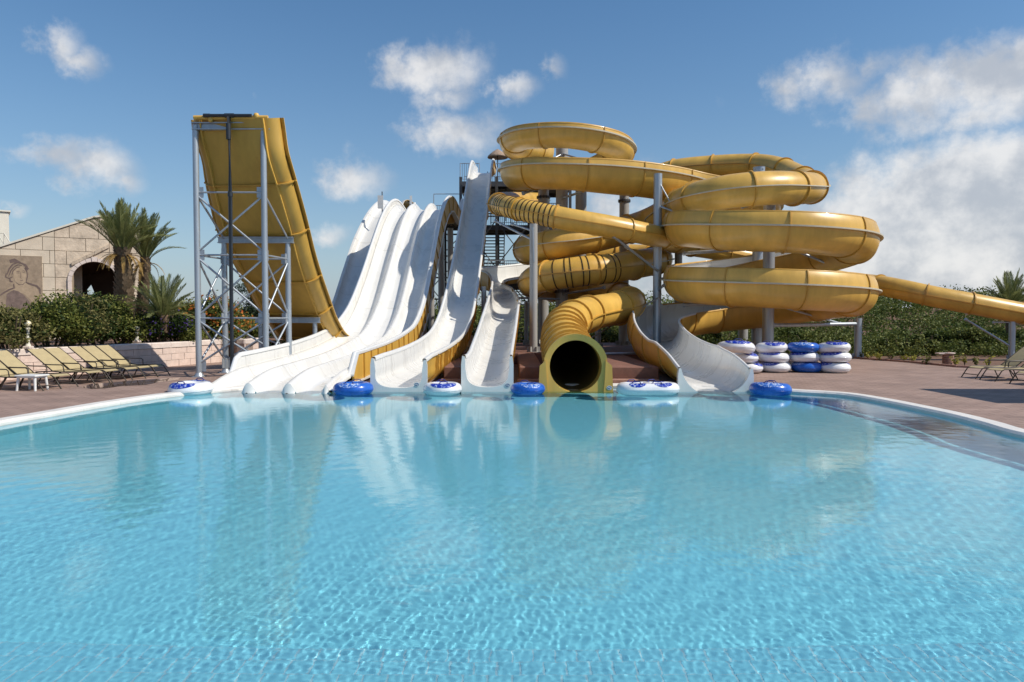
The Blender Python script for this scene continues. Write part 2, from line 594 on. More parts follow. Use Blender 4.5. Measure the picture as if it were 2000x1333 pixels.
def add_copy(name, mesh, parent, loc=(0, 0, 0), rot=(0, 0, 0), scale=(1, 1, 1)):
    o = bpy.data.objects.new(name, mesh)
    COL.objects.link(o)
    o.parent = parent
    o.location = loc; o.rotation_euler = rot; o.scale = scale
    return o

# ------------------------------------------------------------------ paths and sweeps
def spline(pts, step=.25):
    """Catmull-Rom through the points (extra columns are carried along), resampled evenly."""
    A = np.array([list(p) for p in pts], dtype=float)
    A = np.vstack([2 * A[0] - A[1], A, 2 * A[-1] - A[-2]])
    out = []
    for i in range(1, len(A) - 2):
        p0, p1, p2, p3 = A[i - 1], A[i], A[i + 1], A[i + 2]
        def kd(a, b): return max(np.linalg.norm(a[:3] - b[:3]) ** .5, 1e-4)
        t0 = 0; t1 = t0 + kd(p0, p1); t2 = t1 + kd(p1, p2); t3 = t2 + kd(p2, p3)
        for t in np.linspace(t1, t2, 26)[:-1]:
            a1 = (t1 - t) / (t1 - t0) * p0 + (t - t0) / (t1 - t0) * p1
            a2 = (t2 - t) / (t2 - t1) * p1 + (t - t1) / (t2 - t1) * p2
            a3 = (t3 - t) / (t3 - t2) * p2 + (t - t2) / (t3 - t2) * p3
            b1 = (t2 - t) / (t2 - t0) * a1 + (t - t0) / (t2 - t0) * a2
            b2 = (t3 - t) / (t3 - t1) * a2 + (t - t1) / (t3 - t1) * a3
            out.append((t2 - t) / (t2 - t1) * b1 + (t - t1) / (t2 - t1) * b2)
    out.append(A[-2])
    out = np.array(out)
    # light smoothing keeps the curve fair
    for _ in range(6):
        out[1:-1] = .25 * out[:-2] + .5 * out[1:-1] + .25 * out[2:]
    s = np.concatenate([[0], np.cumsum(np.linalg.norm(np.diff(out[:, :3], axis=0), axis=1))])
    n = max(3, int(round(s[-1] / step)) + 1)
    q = np.linspace(0, s[-1], n)
    return np.stack([np.interp(q, s, out[:, k]) for k in range(out.shape[1])], axis=1), q

class Path:
    def __init__(self, pts, step=.25):
        P, self.s = spline(pts, step)
        self.P = P[:, :3]
        self.extra = P[:, 3:]
        T = np.gradient(self.P, axis=0)
        T /= np.linalg.norm(T, axis=1)[:, None]
        Lt = np.cross(T, np.array([0, 0, 1.0]))
        Lt /= np.linalg.norm(Lt, axis=1)[:, None]
        self.T, self.L, self.N = T, Lt, np.cross(Lt, T)
        self.n = len(self.P)
    def pt(self, i, l, v):
        return self.P[i] + self.L[i] * l + self.N[i] * v
    def row(self, i, prof, dt=0.0):
        return [self.P[i] + self.L[i] * a + self.N[i] * b + self.T[i] * dt for a, b in prof]
    def idx(self, s):
        return int(np.clip(np.searchsorted(self.s, s), 0, self.n - 1))

def offset_profile(prof, d):
    """Offset away from the riding surface (profile runs from left rim down to right rim)."""
    p = np.array(prof)
    t = np.gradient(p, axis=0)
    t /= np.linalg.norm(t, axis=1)[:, None] + 1e-9
    n = np.stack([t[:, 1], -t[:, 0]], axis=1)
    return p + n * d

def flume(root, path, prof_of, joints, thick=.05, mats=('white', 'yellow', 'white_rim'), rib=.08, section='flume_section', ribname='joint_rib', ribs=True, rim=None, ribmat='yellow_rib', seams=True):
    """An open channel in sections with a raised rib at every joint."""
    mm = [M[m] for m in mats]
    cuts = sorted(set([0] + [path.idx(j) for j in joints] + [path.n - 1]))
    profs = [prof_of(i) for i in range(path.n)]
    outs = [offset_profile(p, thick) for p in profs]
    for a, b in zip(cuts[:-1], cuts[1:]):
        if b - a < 1: continue
        mb = MB()
        rg = range(a, b + 1)
        mb.grid([path.row(i, profs[i]) for i in rg], 0)
        mb.grid([path.row(i, outs[i]) for i in rg], 1)
        for side in (0, -1):
            rows = []
            for i in rg:
                q0, q1 = np.array(profs[i][side]), np.array(outs[i][side])
                c = (q0 + q1) / 2
                if rim:      # a rolled rim, wider than the shell
                    rows.append(path.row(i, [c + np.array(d) * rim for d in ((-1, -.8), (-1, .5), (-.5, 1), (.5, 1), (1, .5), (1, -.8))]))
                else:
                    rows.append(path.row(i, [q0, q1]))
            mb.grid(rows, 2, smooth=bool(rim))
        for e in ((a,) if a == 0 else ()) + ((b,) if b == path.n - 1 else ()):
            mb.grid([path.row(e, profs[e]), path.row(e, outs[e])], 2, smooth=False)
        mb.build(section, mm, root)
    if seams:
        for k in cuts[1:-1]:
            mb = MB(); up = offset_profile(profs[k], -.0035)
            mb.grid([path.row(k, up, -.007), path.row(k, up, .007)], 0, True)
            mb.build('section_joint', M['joint'], root)
    if ribs:
        for k in cuts[1:-1]:
            o = outs[k]; o2 = offset_profile(profs[k], thick + rib)
            mb = MB()
            h = .022
            mb.grid([path.row(k, o, -h), path.row(k, o2, -h)], 0, False)
            mb.grid([path.row(k, o2, -h), path.row(k, o2, h)], 0, True)
            mb.grid([path.row(k, o2, h), path.row(k, o, h)], 0, False)
            for e in (0, -1):
                mb.add([path.row(k, [o[e]], -h)[0], path.row(k, [o2[e]], -h)[0], path.row(k, [o2[e]], h)[0], path.row(k, [o[e]], h)[0]], [(0, 1, 2, 3)])
            mb.build(ribname, M[ribmat], root)
    return profs, outs

def rail_along(root, path, name, mat, c_of, hw, hh, a=0, b=None):
    """A flat strip that runs along the path."""
    b = path.n if b is None else b
    mb = MB()
    rows = []
    for i in range(a, b):
        c = np.array(c_of(i))
        rows.append(path.row(i, [c + d for d in ((-hw, -hh), (hw, -hh), (hw, hh), (-hw, hh), (-hw, -hh))]))
    mb.grid(rows, 0, False)
    mb.add(rows[0][:4], [(3, 2, 1, 0)]); mb.add(rows[-1][:4], [(0, 1, 2, 3)])
    return mb.build(name, M[mat], root)

def pipe_slide(root, path, r_of, joints, mat='yellow', rib=.07, inner_from=None, section='tube_section', ribname='joint_ring', n=28, half_flange=True):
    cuts = sorted(set([0] + [path.idx(j) for j in joints] + [path.n - 1]))
    ang = np.linspace(0, 2 * math.pi, n + 1)
    circ = np.stack([np.cos(ang), np.sin(ang)], axis=1)
    for a, b in zip(cuts[:-1], cuts[1:]):
        if b - a < 1: continue
        mb = MB()
        mb.grid([path.row(i, circ * r_of(i)) for i in range(a, b + 1)], 0)
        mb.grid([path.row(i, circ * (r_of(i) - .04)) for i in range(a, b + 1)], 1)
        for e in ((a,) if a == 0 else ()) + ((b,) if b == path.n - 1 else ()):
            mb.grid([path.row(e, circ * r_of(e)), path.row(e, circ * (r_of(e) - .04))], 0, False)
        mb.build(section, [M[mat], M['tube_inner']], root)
    for k in cuts[1:-1]:
        ring_on(root, path, k, r_of(k), rib, .025, ribname, 'yellow_rib', n)

def ring_on(root, path, k, r, rib, h, name, mat, n=28):
    ang = np.linspace(0, 2 * math.pi, n + 1)
    circ = np.stack([np.cos(ang), np.sin(ang)], axis=1)
    mb = MB()
    mb.grid([path.row(k, circ * (r - .01), -h), path.row(k, circ * (r + rib), -h)], 0, False)
    mb.grid([path.row(k, circ * (r + rib), -h), path.row(k, circ * (r + rib), h)], 0, True)
    mb.grid([path.row(k, circ * (r + rib), h), path.row(k, circ * (r - .01), h)], 0, False)
    return mb.build(name, M[mat], root)

# ------------------------------------------------------------------ foliage
def leaf_quads(P, size, up=.3, rng=RNG, aspect=.5):
    """Diamond leaves at points P: arrays of vertices and faces."""
    n = len(P)
    d = rng.normal(size=(n, 3)); d[:, 2] = d[:, 2] * .6 + up
    d /= np.linalg.norm(d, axis=1)[:, None]
    e = rng.normal(size=(n, 3))
    e -= d * (e * d).sum(1)[:, None]
    e /= np.linalg.norm(e, axis=1)[:, None]
    s = size * rng.uniform(.6, 1.35, n)[:, None]
    a = P - d * s * .5; b = P + e * s * aspect * .5 + d * s * .05
    c = P + d * s * .5; f = P - e * s * aspect * .5 + d * s * .05
    V = np.stack([a, b, c, f], axis=1).reshape(-1, 3)
    F = np.arange(4 * n).reshape(n, 4)
    return V, F

def np_mesh(name, V, F, mats, mi=None, smooth=False):
    me = bpy.data.meshes.new(name)
    V = np.ascontiguousarray(V, dtype=np.float32); F = np.ascontiguousarray(F, dtype=np.int32)
    me.vertices.add(len(V)); me.vertices.foreach_set('co', V.ravel())
    k = F.shape[1]
    me.loops.add(F.size); me.loops.foreach_set('vertex_index', F.ravel())
    me.polygons.add(len(F))
    me.polygons.foreach_set('loop_start', np.arange(0, F.size, k, dtype=np.int32))
    me.polygons.foreach_set('loop_total', np.full(len(F), k, dtype=np.int32))
    for m in (mats if isinstance(mats, (list, tuple)) else [mats]):
        me.materials.append(m)
    if mi is not None:
        me.polygons.foreach_set('material_index', np.ascontiguousarray(mi, dtype=np.int32))
    me.polygons.foreach_set('use_smooth', np.full(len(F), smooth))
    me.update(calc_edges=True)
    return me

def lobes_points(lobes, n, rng=RNG, shell=.55):
    """Points spread through ellipsoid lobes (x,y,z,rx,ry,rz), denser near their skins."""
    L = np.array(lobes, dtype=float)
    w = (L[:, 3] * L[:, 4] * L[:, 5]) ** .67
    k = rng.choice(len(L), n, p=w / w.sum())
    d = rng.normal(size=(n, 3)); d /= np.linalg.norm(d, axis=1)[:, None]
    rad = rng.uniform(shell ** 3, 1, n) ** (1 / 3)
    rad *= 1 + .16 * rng.normal(size=n)
    return L[k, :3] + d * L[k, 3:6] * rad[:, None]

def bush_lobes(w, d, h, n, rng=RNG, base=0.0):
    out = []
    for i in range(n):
        x = rng.uniform(-.5, .5) * w; y = rng.uniform(-.5, .5) * d
        top = h * (1 - .35 * (2 * x / w) ** 2) * rng.uniform(.55, 1.0)
        r = rng.uniform(.16, .30) * min(w, h)
        out.append((x * .85, y * .85, base + max(r * .6, top - r), r * rng.uniform(.9, 1.4), r * rng.uniform(.9, 1.3), r * rng.uniform(.75, 1.1)))
    return out

def shrub(name, label, cat, loc, w, d, h, nleaf, leaf, size=.11, lobes=16, group=None, bloom=None, nbloom=0, bloomsize=.08, seed=1, inner='leaf_dark'):
    rng = np.random.default_rng(seed)
    t = thing(name, label, cat, loc, group=group, local=True)
    lb = bush_lobes(w, d, h, lobes, rng)
    P = lobes_points(lb, nleaf, rng)
    P = P[P[:, 2] > 0.0]
    V, F = leaf_quads(P, size, rng=rng)
    # inner clumps of larger, darker leaves
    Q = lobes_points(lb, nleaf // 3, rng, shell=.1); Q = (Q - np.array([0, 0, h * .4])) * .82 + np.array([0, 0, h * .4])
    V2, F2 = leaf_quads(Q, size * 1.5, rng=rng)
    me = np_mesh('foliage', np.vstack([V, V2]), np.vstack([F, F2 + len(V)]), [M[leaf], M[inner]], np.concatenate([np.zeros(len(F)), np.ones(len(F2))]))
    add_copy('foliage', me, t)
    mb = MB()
    for k in range(9):
        a = rng.uniform(-.4, .4) * w; b = rng.uniform(-.4, .4) * d
        mb.tube([(a * .3, b * .3, 0), (a * .7, b * .7, h * .35), (a, b, h * .7)], [.04, .03, .012], 6)
    mb.build('stems', M['stem'], t)
    if bloom:
        Bp = lobes_points(lb, nbloom, rng, shell=.95)
        Bp = Bp[Bp[:, 2] > h * .2]
        V, F = leaf_quads(Bp, bloomsize, rng=rng, aspect=.9)
        add_copy('blossoms', np_mesh('blossoms', V, F, M[bloom]), t)
    return t

# ================================================================== THE SETTING
def arc_pts(c, r, a0, a1, n):
    return [(c[0] + r * math.cos(R(a0 + (a1 - a0) * k / n)), c[1] + r * math.sin(R(a0 + (a1 - a0) * k / n))) for k in range(n + 1)]

DECK_Z = .12
POOL_FAR = 19.35
def smooth_closed(ctrl, n=8):
    A = np.array(ctrl, dtype=float); m = len(A); out = []
    for i in range(m):
        p0, p1, p2, p3 = A[i - 1], A[i], A[(i + 1) % m], A[(i + 2) % m]
        for t in np.linspace(0, 1, n, endpoint=False):
            out.append(.5 * ((2 * p1) + (-p0 + p2) * t + (2 * p0 - 5 * p1 + 4 * p2 - p3) * t * t + (-p0 + 3 * p1 - 3 * p2 + p3) * t ** 3))
    return out
# inner edge of the coping, read off the photograph on the deck plane
RIGHT = [tuple(on_plane(px, py, DECK_Z)[:2]) for px, py in ((1545, 764), (1640, 770), (1710, 781), (1780, 795), (1850, 810), (1920, 828), (2000, 850))]
LEFT = [tuple(on_plane(px, py, DECK_Z)[:2]) for px, py in ((0, 826), (80, 812), (165, 797), (250, 783), (330, 772))]
ctrl = [(-9.75, 2.2)] + [(-9.9, 8.0)] + LEFT + [(-7.9, 18.9), (-7.1, 19.9), (-5.0, 20.3), (0, 20.35), (4.6, 20.3), (6.5, 19.8)] + RIGHT + [(8.8, 8.0), (8.9, 2.2), (4.5, 1.9), (0, 1.85), (-5, 1.9)]
EDGE = [Vector((p[0], p[1], 0)) for p in smooth_closed(ctrl, 7)]

def loop_offset(loop, d):
    out = []
    n = len(loop)
    for i in range(n):
        t = (loop[(i + 1) % n] - loop[i - 1]).normalized()
        out.append(loop[i] + Vector((t.y, -t.x, 0)) * d)
    return out
area = sum(EDGE[i].x * EDGE[(i + 1) % len(EDGE)].y - EDGE[(i + 1) % len(EDGE)].x * EDGE[i].y for i in range(len(EDGE)))
SGN = 1.0 if area > 0 else -1.0
def off_out(d):
    return loop_offset(EDGE, d * SGN)

def strip_between(mb, A, za, B, zb, mat=0, smooth=False):
    n = len(A)
    vs = [(p.x, p.y, za) for p in A] + [(p.x, p.y, zb) for p in B]
    mb.add(vs, [(i, (i + 1) % n, n + (i + 1) % n, n + i) for i in range(n)], mat, smooth)

# coping: a rounded white rim, stones with open joints
COPW = .34
cop_out = off_out(COPW)
coping = bpy.data.objects.new('pool_coping', None); COL.objects.link(coping)
tag(coping, kind='structure')
nE = len(EDGE)
e_in, e_mid = EDGE, off_out(.05)
acc = [0.0]
for i in range(nE):
    acc.append(acc[-1] + (EDGE[(i + 1) % nE] - EDGE[i]).length)
def along(loop, q):
    q = q % acc[-1]
    i = min(nE - 1, int(np.searchsorted(acc, q, side='right')) - 1)
    return loop[i].lerp(loop[(i + 1) % nE], (q - acc[i]) / max(1e-6, acc[i + 1] - acc[i]))
NST = int(acc[-1] / 1.1)
for k in range(NST):
    q0, q1 = acc[-1] * k / NST + .002, acc[-1] * (k + 1) / NST - .002
    mb = MB()
    rows = []
    for q in np.linspace(q0, q1, 5):
        a, m_, o = along(e_in, q), along(e_mid, q), along(cop_out, q)
        o2 = a.lerp(o, .93)
        rows.append([(a.x, a.y, -.10), (a.x, a.y, DECK_Z - .015), (m_.x, m_.y, DECK_Z + .028), (o2.x, o2.y, DECK_Z + .03), (o.x, o.y, DECK_Z + .012), (o.x, o.y, DECK_Z - .06)])
    mb.grid(rows, 0, False)
    for r_ in (rows[0], rows[-1]):
        mb.add(r_, [(0, 1, 2, 3, 4, 5)])
    mb.build('coping_stone', M['coping'], coping)

# pool walls and floor
FLOOR_Z = -1.2
mb = MB()
strip_between(mb, EDGE, -.05, EDGE, FLOOR_Z)
pw = mb.build('pool_walls', M['pool_tile']); tag(pw, kind='structure')
mb = MB()
mb.add([(-12, 0, FLOOR_Z - .002), (12, 0, FLOOR_Z - .002), (12, 21, FLOOR_Z - .002), (-12, 21, FLOOR_Z - .002)], [(0, 1, 2, 3)])
pf = mb.build('pool_floor', M['pool_tile']); tag(pf, kind='structure')
# underwater steps at the near end: every step has its own tiles with open joints
tile_w = .155
def tile_mesh(w, d, h):
    mb = MB(); mb.box((0, 0, -h / 2), (w, d, h), bev=.004)
    o = mb.build('tile', M['step_tile']); me = o.data
    bpy.data.objects.remove(o); return me
for k, (y0, y1, z) in enumerate(((1.95, 4.42, -.40), (4.42, 4.78, -.62), (4.78, 5.16, -.86))):
    mb = MB()
    mb.box((0, (y0 + y1) / 2, (z - .003 + FLOOR_Z) / 2), (17.6, y1 - y0, z - .003 - FLOOR_Z))
    st = mb.build('pool_step', M['grout']); tag(st, kind='structure')
    rows_ = 1
    dep = min(.36, y1 - y0) - .006
    me = tile_mesh(tile_w - .010, dep, .012)
    nx = 64
    for i in range(nx):
        x = (i - nx / 2 + .5 + .35 * (k % 2)) * tile_w
        add_copy('tile', me, st, (x, y1 - dep / 2 - .003, z))
    if k < 1:
        me2 = tile_mesh(tile_w - .010, .36, .012)
        for i in range(nx):
            add_copy('tile', me2, st, ((i - nx / 2 + .5 + .5) * tile_w, y1 - .366 - .18, z))

# water: a rippled sheet with real waves
def water_mesh():
    nx, ny = 1000, 820
    t = np.linspace(-1, 1, nx)
    ys = 2.2 * (20.42 / 2.2) ** np.linspace(0, 1, ny)
    half = np.minimum(9.6, .74 * ys + 1.7)
    # nine tenths of the columns where the ripples are finest, the rest out to the pool's sides
    u = np.where(np.abs(t) < .92, t / .92, 0)
    X = u[None, :] * half[:, None]
    e = (np.abs(t) - .92) / .08
    side = np.where(t > 0, 9.6, -10.2)
    X = np.where((e >= 0)[None, :], np.sign(t)[None, :] * half[:, None] + e[None, :] * (side[None, :] - np.sign(t)[None, :] * half[:, None]), X)
    Y = np.repeat(ys[:, None], nx, axis=1)
    rng = np.random.default_rng(5)
    Z = np.zeros_like(X)
    # calm patches and breezier ones
    amp = .85 + .35 * np.sin(.55 * X + .9) * np.sin(.38 * Y + .4) + .2 * np.sin(1.3 * X - .7 * Y)
    near = np.clip((17.5 - Y) / 10.0, 0, 1)
    amp = np.clip(amp, .45, 1.4) * (.30 + .70 * near)
    gap = np.maximum(.0027 * Y, 2 * half[:, None] / (nx * .92))
    for k in range(72):
        lam = .044 * (21.0 ** (rng.uniform() ** 2.3))
        th = rng.uniform(0, 2 * math.pi)
        kx, ky = 2 * math.pi / lam * math.cos(th), 2 * math.pi / lam * math.sin(th)
        slope = .0031 if lam < .10 else (.0024 if lam < .25 else .0027)
        a = slope * lam / (2 * math.pi)
        ph = rng.uniform(0, 6.28)
        wob = .6 * np.sin(.9 * X * math.sin(th) + .8 * Y * math.cos(th) + ph)
        Z += a * np.sin(kx * X + ky * Y + ph + wob) * np.clip(lam / (2.6 * gap) - 1, 0, 1)
    Z = Z * amp * WAVE + WATER_Z
    V = np.stack([X, Y, Z], axis=2).reshape(-1, 3)
    # keep inside the pool basin
    idx = np.arange(nx * ny).reshape(ny, nx)
    F = np.stack([idx[:-1, :-1], idx[:-1, 1:], idx[1:, 1:], idx[1:, :-1]], axis=2).reshape(-1, 4)
    return np_mesh('water', V, F, M['water'], smooth=True)
WAVE = .85
WATER_Z = .06
wo = bpy.data.objects.new('water', water_mesh()); COL.objects.link(wo)
tag(wo, kind='structure')
# sunlight is bent by the real waves onto the tiles below
sun_data.cycles.is_caustics_light = True
wo.cycles.is_caustics_caster = True
for o in list(COL.objects):
    if o.name.split('.')[0] in ('pool_floor', 'pool_walls', 'pool_step') or (o.parent and o.parent.name.startswith('pool_step')):
        o.cycles.is_caustics_receiver = True

# deck with the pool cut out, then the ground all the way to the horizon
def sheet_with_hole(name, outer, hole, z, mat):
    bm = bmesh.new()
    es = []
    for loop in (outer, hole):
        vs = [bm.verts.new((p[0], p[1], z)) for p in loop]
        for i in range(len(vs)):
            es.append(bm.edges.new((vs[i], vs[(i + 1) % len(vs)])))
    bmesh.ops.triangle_fill(bm, use_beauty=True, edges=es)
    for f in bm.faces:
        if f.normal.z < 0: f.normal_flip()
    me = bpy.data.meshes.new(name); bm.to_mesh(me); bm.free()
    me.materials.append(mat)
    o = bpy.data.objects.new(name, me); COL.objects.link(o)
    return tag(o, kind='structure')
far_edge = [tuple(on_plane(px, py, DECK_Z)[:2]) for px, py in ((1660, 700), (1700, 703), (1780, 709), (1870, 718), (1960, 722), (2060, 727))]
deck_outer = [(-26, -6), (-26, 16), (-17, 24), (-14.0, 30.0), (-8, 34), (0, 36), (8, 36)] + [far_edge[0]] + far_edge[1:] + [(26, 22.5), (30, 18), (30, -6)]
deck = sheet_with_hole('pool_deck', deck_outer, [(p.x, p.y) for p in cop_out], DECK_Z, M['paving'])

# a thin puddle left on the paving in front of the loungers
mb = MB()
pud = [on_plane(px, py, DECK_Z + .004) for px, py in ((160, 757), (178, 750), (215, 748), (250, 744), (300, 741), (352, 738), (348, 742), (310, 747), (285, 752), (240, 754), (205, 759), (180, 760))]
mb.add([tuple(p) for p in pud], [tuple(range(len(pud)))])
pmat = material('wet paving', (.12, .08, .062), .06, var=.2, scale=2, spec=.6, rvar=.03)
tag(mb.build('puddle', pmat), kind='structure')

# soil terrain: flat near the deck, a low hill behind
def terrain_h(x, y):
    d = np.clip((y - 38) / 40, 0, 1)
    h = .02 + 2.7 * d * d * (3 - 2 * d)
    h = h * (.75 + .25 * np.tanh((x - 5) / 20))
    h = h + 0.35 * np.sin(x * .09 + 1) * np.sin(y * .07) * d
    return h
gx = np.concatenate([np.linspace(-1500, -90, 14), np.linspace(-80, 120, 81), np.linspace(140, 1500, 14)])
gy = np.concatenate([np.linspace(-1500, -60, 12), np.linspace(-40, 30, 8), np.linspace(34, 120, 44), np.linspace(140, 2500, 14)])
GX, GY = np.meshgrid(gx, gy)
GZ = terrain_h(GX, GY)
inside = (GX > -40) & (GX < 40) & (GY < 40) & (GY > -30)
GZ = np.where(inside, np.minimum(GZ, -0.0), GZ)
GZ = np.where((GX > -31) & (GX < 31) & (GY > -25) & (GY < 34), -2.2, GZ)      # the basin hangs below the deck
idx = np.arange(GX.size).reshape(GX.shape)
F = np.stack([idx[:-1, :-1], idx[:-1, 1:], idx[1:, 1:], idx[1:, :-1]], axis=2).reshape(-1, 4)
terr = bpy.data.objects.new('ground', np_mesh('ground', np.stack([GX, GY, GZ], axis=2).reshape(-1, 3), F, M['soil'], smooth=True)); COL.objects.link(terr)
tag(terr, kind='structure')
# soil border next to the deck
mb = MB()
sb = far_edge + [(40, 21), (60, 30), (60, 42), (10, 42), (8, 36.0)]
mb.add([(p[0], p[1], DECK_Z - .004) for p in sb], [tuple(range(len(sb)))])
tag(mb.build('soil_border', M['soil']), kind='structure')
mb = MB()
sb2 = [(-60, -6), (-26, -6), (-26, 16), (-17, 24), (-14.0, 30.0), (-8, 34), (0, 36), (8, 36.0), (10, 42), (-60, 42)]
mb.add([(p[0], p[1], DECK_Z - .008) for p in sb2], [tuple(range(len(sb2)))])
tag(mb.build('soil_bed', M['soil']), kind='structure')
# stone kerb between the deck and the soil border
kerb = bpy.data.objects.new('deck_kerb', None); COL.objects.link(kerb); tag(kerb, kind='structure')
for a, b in zip(far_edge[:-1], far_edge[1:]):
    a, b = Vector((*a, 0)), Vector((*b, 0))
    n = max(1, int((b - a).length / .8))
    for k in range(n):
        p, q = a.lerp(b, k / n), a.lerp(b, (k + 1) / n)
        mb = MB(); c = (p + q) / 2
        d = (q - p)
        mb.box((c.x, c.y, DECK_Z + .03), (d.length - .012, .12, .10), rz=math.atan2(d.y, d.x), bev=.012)
        mb.build('kerb_stone', M['brick'], kerb)
# red brown paved plinth under the slides: a slab behind, tongues between the slides
PLZ = DECK_Z + .46
def plinth(cx0, cx1, y0, y1, name='plinth'):
    mb = MB()
    mb.box(((cx0 + cx1) / 2, (y0 + y1) / 2, DECK_Z + .23), (cx1 - cx0, y1 - y0, .46), bev=.02)
    tag(mb.build(name, M['plinth']), kind='structure')
plinth(-6.0, 7.4, 29.2, 40.5)
plinth(-2.02, -1.46, 21.2, 29.18)
plinth(.22, .92, 21.2, 29.18)
plinth(2.85, 4.35, 21.2, 29.18)
for cx0, cx1 in ((-2.1, -1.42), (.16, .86), (2.8, 4.3)):
    mb = MB()
    mb.box(((cx0 + cx1) / 2, 21.0, DECK_Z + .06), (cx1 - cx0, .36, .12), bev=.015)
    tag(mb.build('plinth_step', M['brick']), kind='structure')

# ================================================================== SLIDES
def lerp_tab(tab, x):
    xs = [t[0] for t in tab]
    return [float(np.interp(x, xs, [t[k] for t in tab])) for k in range(1, len(tab[0]))]

def badge(root, c, r=.075, ny=-1):
    """Small round notice stuck to a slide's end."""
    mb = MB()
    n = 20
    vs = [(c[0] + r * math.cos(2 * math.pi * k / n), c[1] - .004, c[2] + r * .8 * math.sin(2 * math.pi * k / n)) for k in range(n)]
    vs2 = [(x, c[1], z) for x, y, z in vs]
    mb.add(vs + vs2, [tuple(range(n))] + [(k, (k + 1) % n, n + (k + 1) % n, n + k) for k in range(n)], 0)
    vs = [(c[0] + r * .8 * math.cos(2 * math.pi * k / n), c[1] - .006, c[2] + r * .62 * math.sin(2 * math.pi * k / n)) for k in range(n)]
    mb.add(vs, [tuple(range(n))], 1)
    # the pale mark in the middle of the notice
    mb.box((c[0] - r * .2, c[1] - .0075, c[2] + r * .1), (r * .5, .002, r * .3), 0)
    mb.box((c[0] + r * .3, c[1] - .0075, c[2] - r * .15), (r * .3, .002, r * .45), 0)
    return mb.build('notice_badge', [M['plastic_white'], M['badge']], root)

# ------------------------------------------------------------------ three lane racer slide
racer = thing('lane_slide', 'wide white three lane slide with yellow ribbed flank running down to the pool', 'water slide', (-6.4, 19.3, 0))
rp = []
for Y, zr in ((18.95, -.06), (19.7, .10), (20.5, .215), (22, .28), (25, .42), (28, .70), (30, 1.05), (32, 1.9), (34, 3.45), (36, 5.6), (37.2, 6.85), (38.2, 7.55), (39.0, 7.78), (39.8, 7.6), (40.7, 7.3), (41.5, 7.6), (42.2, 8.3)):
    cx = -6.42 + .0667 * (Y - 19.2) + (.0 if Y < 34 else .030 * (Y - 34) ** 1.5)
    hw = 1.62 if Y < 30 else 1.62 - .018 * (Y - 30)
    rp.append((cx, Y, zr, hw))
rpath = Path(rp, .28)
def racer_prof(i):
    hw = rpath.extra[i, 0]
    s = rpath.s[i]
    out = []
    left_w = .18 + .55 * min(1, max(0, (s - 1.35) / .45)) ** .6
    right_w = .16 + .58 * min(1, max(0, (s - 1.7) / .5))
    if rpath.P[i, 1] > 33:
        left_w = .73 - .02 * (rpath.P[i, 1] - 33); right_w = .70
    lane = 2 * hw / 3
    out.append((-hw - .02, left_w))
    for q in (.8, .6, .42):
        out.append((-hw + .02 * (1 - q), .05 + (left_w - .05) * q))
    nseg = 18
    dh = .37
    for k in range(3):
        c = -hw + lane * (k + .5)
        for j in range(nseg + 1):
            u = -1 + 2 * j / nseg
            h = dh * min(1.0, (abs(u) / .84) ** 3.6)
            if abs(u) > .93 and ((k > 0 and u < 0) or (k < 2 and u > 0)):
                h = dh * (1.0 + .05 * (abs(u) - .93) / .07)
            if k == 0 and u == -1: h = .22
            if k == 2 and u == 1: h = .22
            if k > 0 and j == 0: continue
            out.append((c + u * lane * .5, h))
    for q in (.42, .6, .8):
        out.append((hw - .02 * (1 - q), .05 + (right_w - .05) * q))
    out.append((hw + .02, right_w))
    return out
joints = list(np.arange(1.9, rpath.s[-1] - .5, 2.05))
profs, outs = flume(racer, rpath, racer_prof, [2.0] + joints[2::2], thick=.045, rim=.06, ribs=False, section='lane_section')
# yellow flank standing off the lane, its ribs, white top and the white foot strip under it
kf = rpath.idx(1.5)
FO = .15
def top_of(i): return profs[i][-1][1]
def flank_strip(name, mat, f):
    mb = MB()
    rows = [rpath.row(i, f(i)) for i in range(kf, rpath.n)]
    mb.grid(rows, 0, False)
    mb.add(rows[0][:4], [(0, 1, 2, 3)])
    mb.build(name, M[mat], racer)
flank_strip('flank_panel', 'yellow', lambda i: [(rpath.extra[i, 0] + FO + d, v) for d, v in ((-.012, -.03), (.012, -.03), (.012, top_of(i) - .01), (-.012, top_of(i) - .01), (-.012, -.03))])
flank_strip('flank_top', 'white_rim', lambda i: [(rpath.extra[i, 0] + d, top_of(i) + v) for d, v in ((.05, -.02), (FO + .035, -.02), (FO + .035, .035), (.05, .035), (.05, -.02))])
flank_strip('foot_flange', 'white_rim', lambda i: [(rpath.extra[i, 0] + d, v) for d, v in ((-.02, -.10), (FO + .06, -.10), (FO + .06, -.04), (-.02, -.04), (-.02, -.10))])
for s in np.arange(1.62, rpath.s[-1] - 1.5, .95):
    k = rpath.idx(s)
    hw = rpath.extra[k, 0] + FO
    top = top_of(k)
    mb = MB()
    a, b = [(hw + .01, -.04), (hw + .05, -.04), (hw + .05, top - .03), (hw + .01, top - .03)], .022
    mb.add(rpath.row(k, a, -b) + rpath.row(k, a, b), [(0, 1, 2, 3), (7, 6, 5, 4), (0, 4, 5, 1), (1, 5, 6, 2), (2, 6, 7, 3)])
    mb.build('flank_rib', M['yellow_rib'], racer)
rail_along(racer, rpath, 'outer_flange', 'white_rim', lambda i: (-rpath.extra[i, 0] - .08, profs[i][0][1] - .03), .06, .02, rpath.idx(1.9))
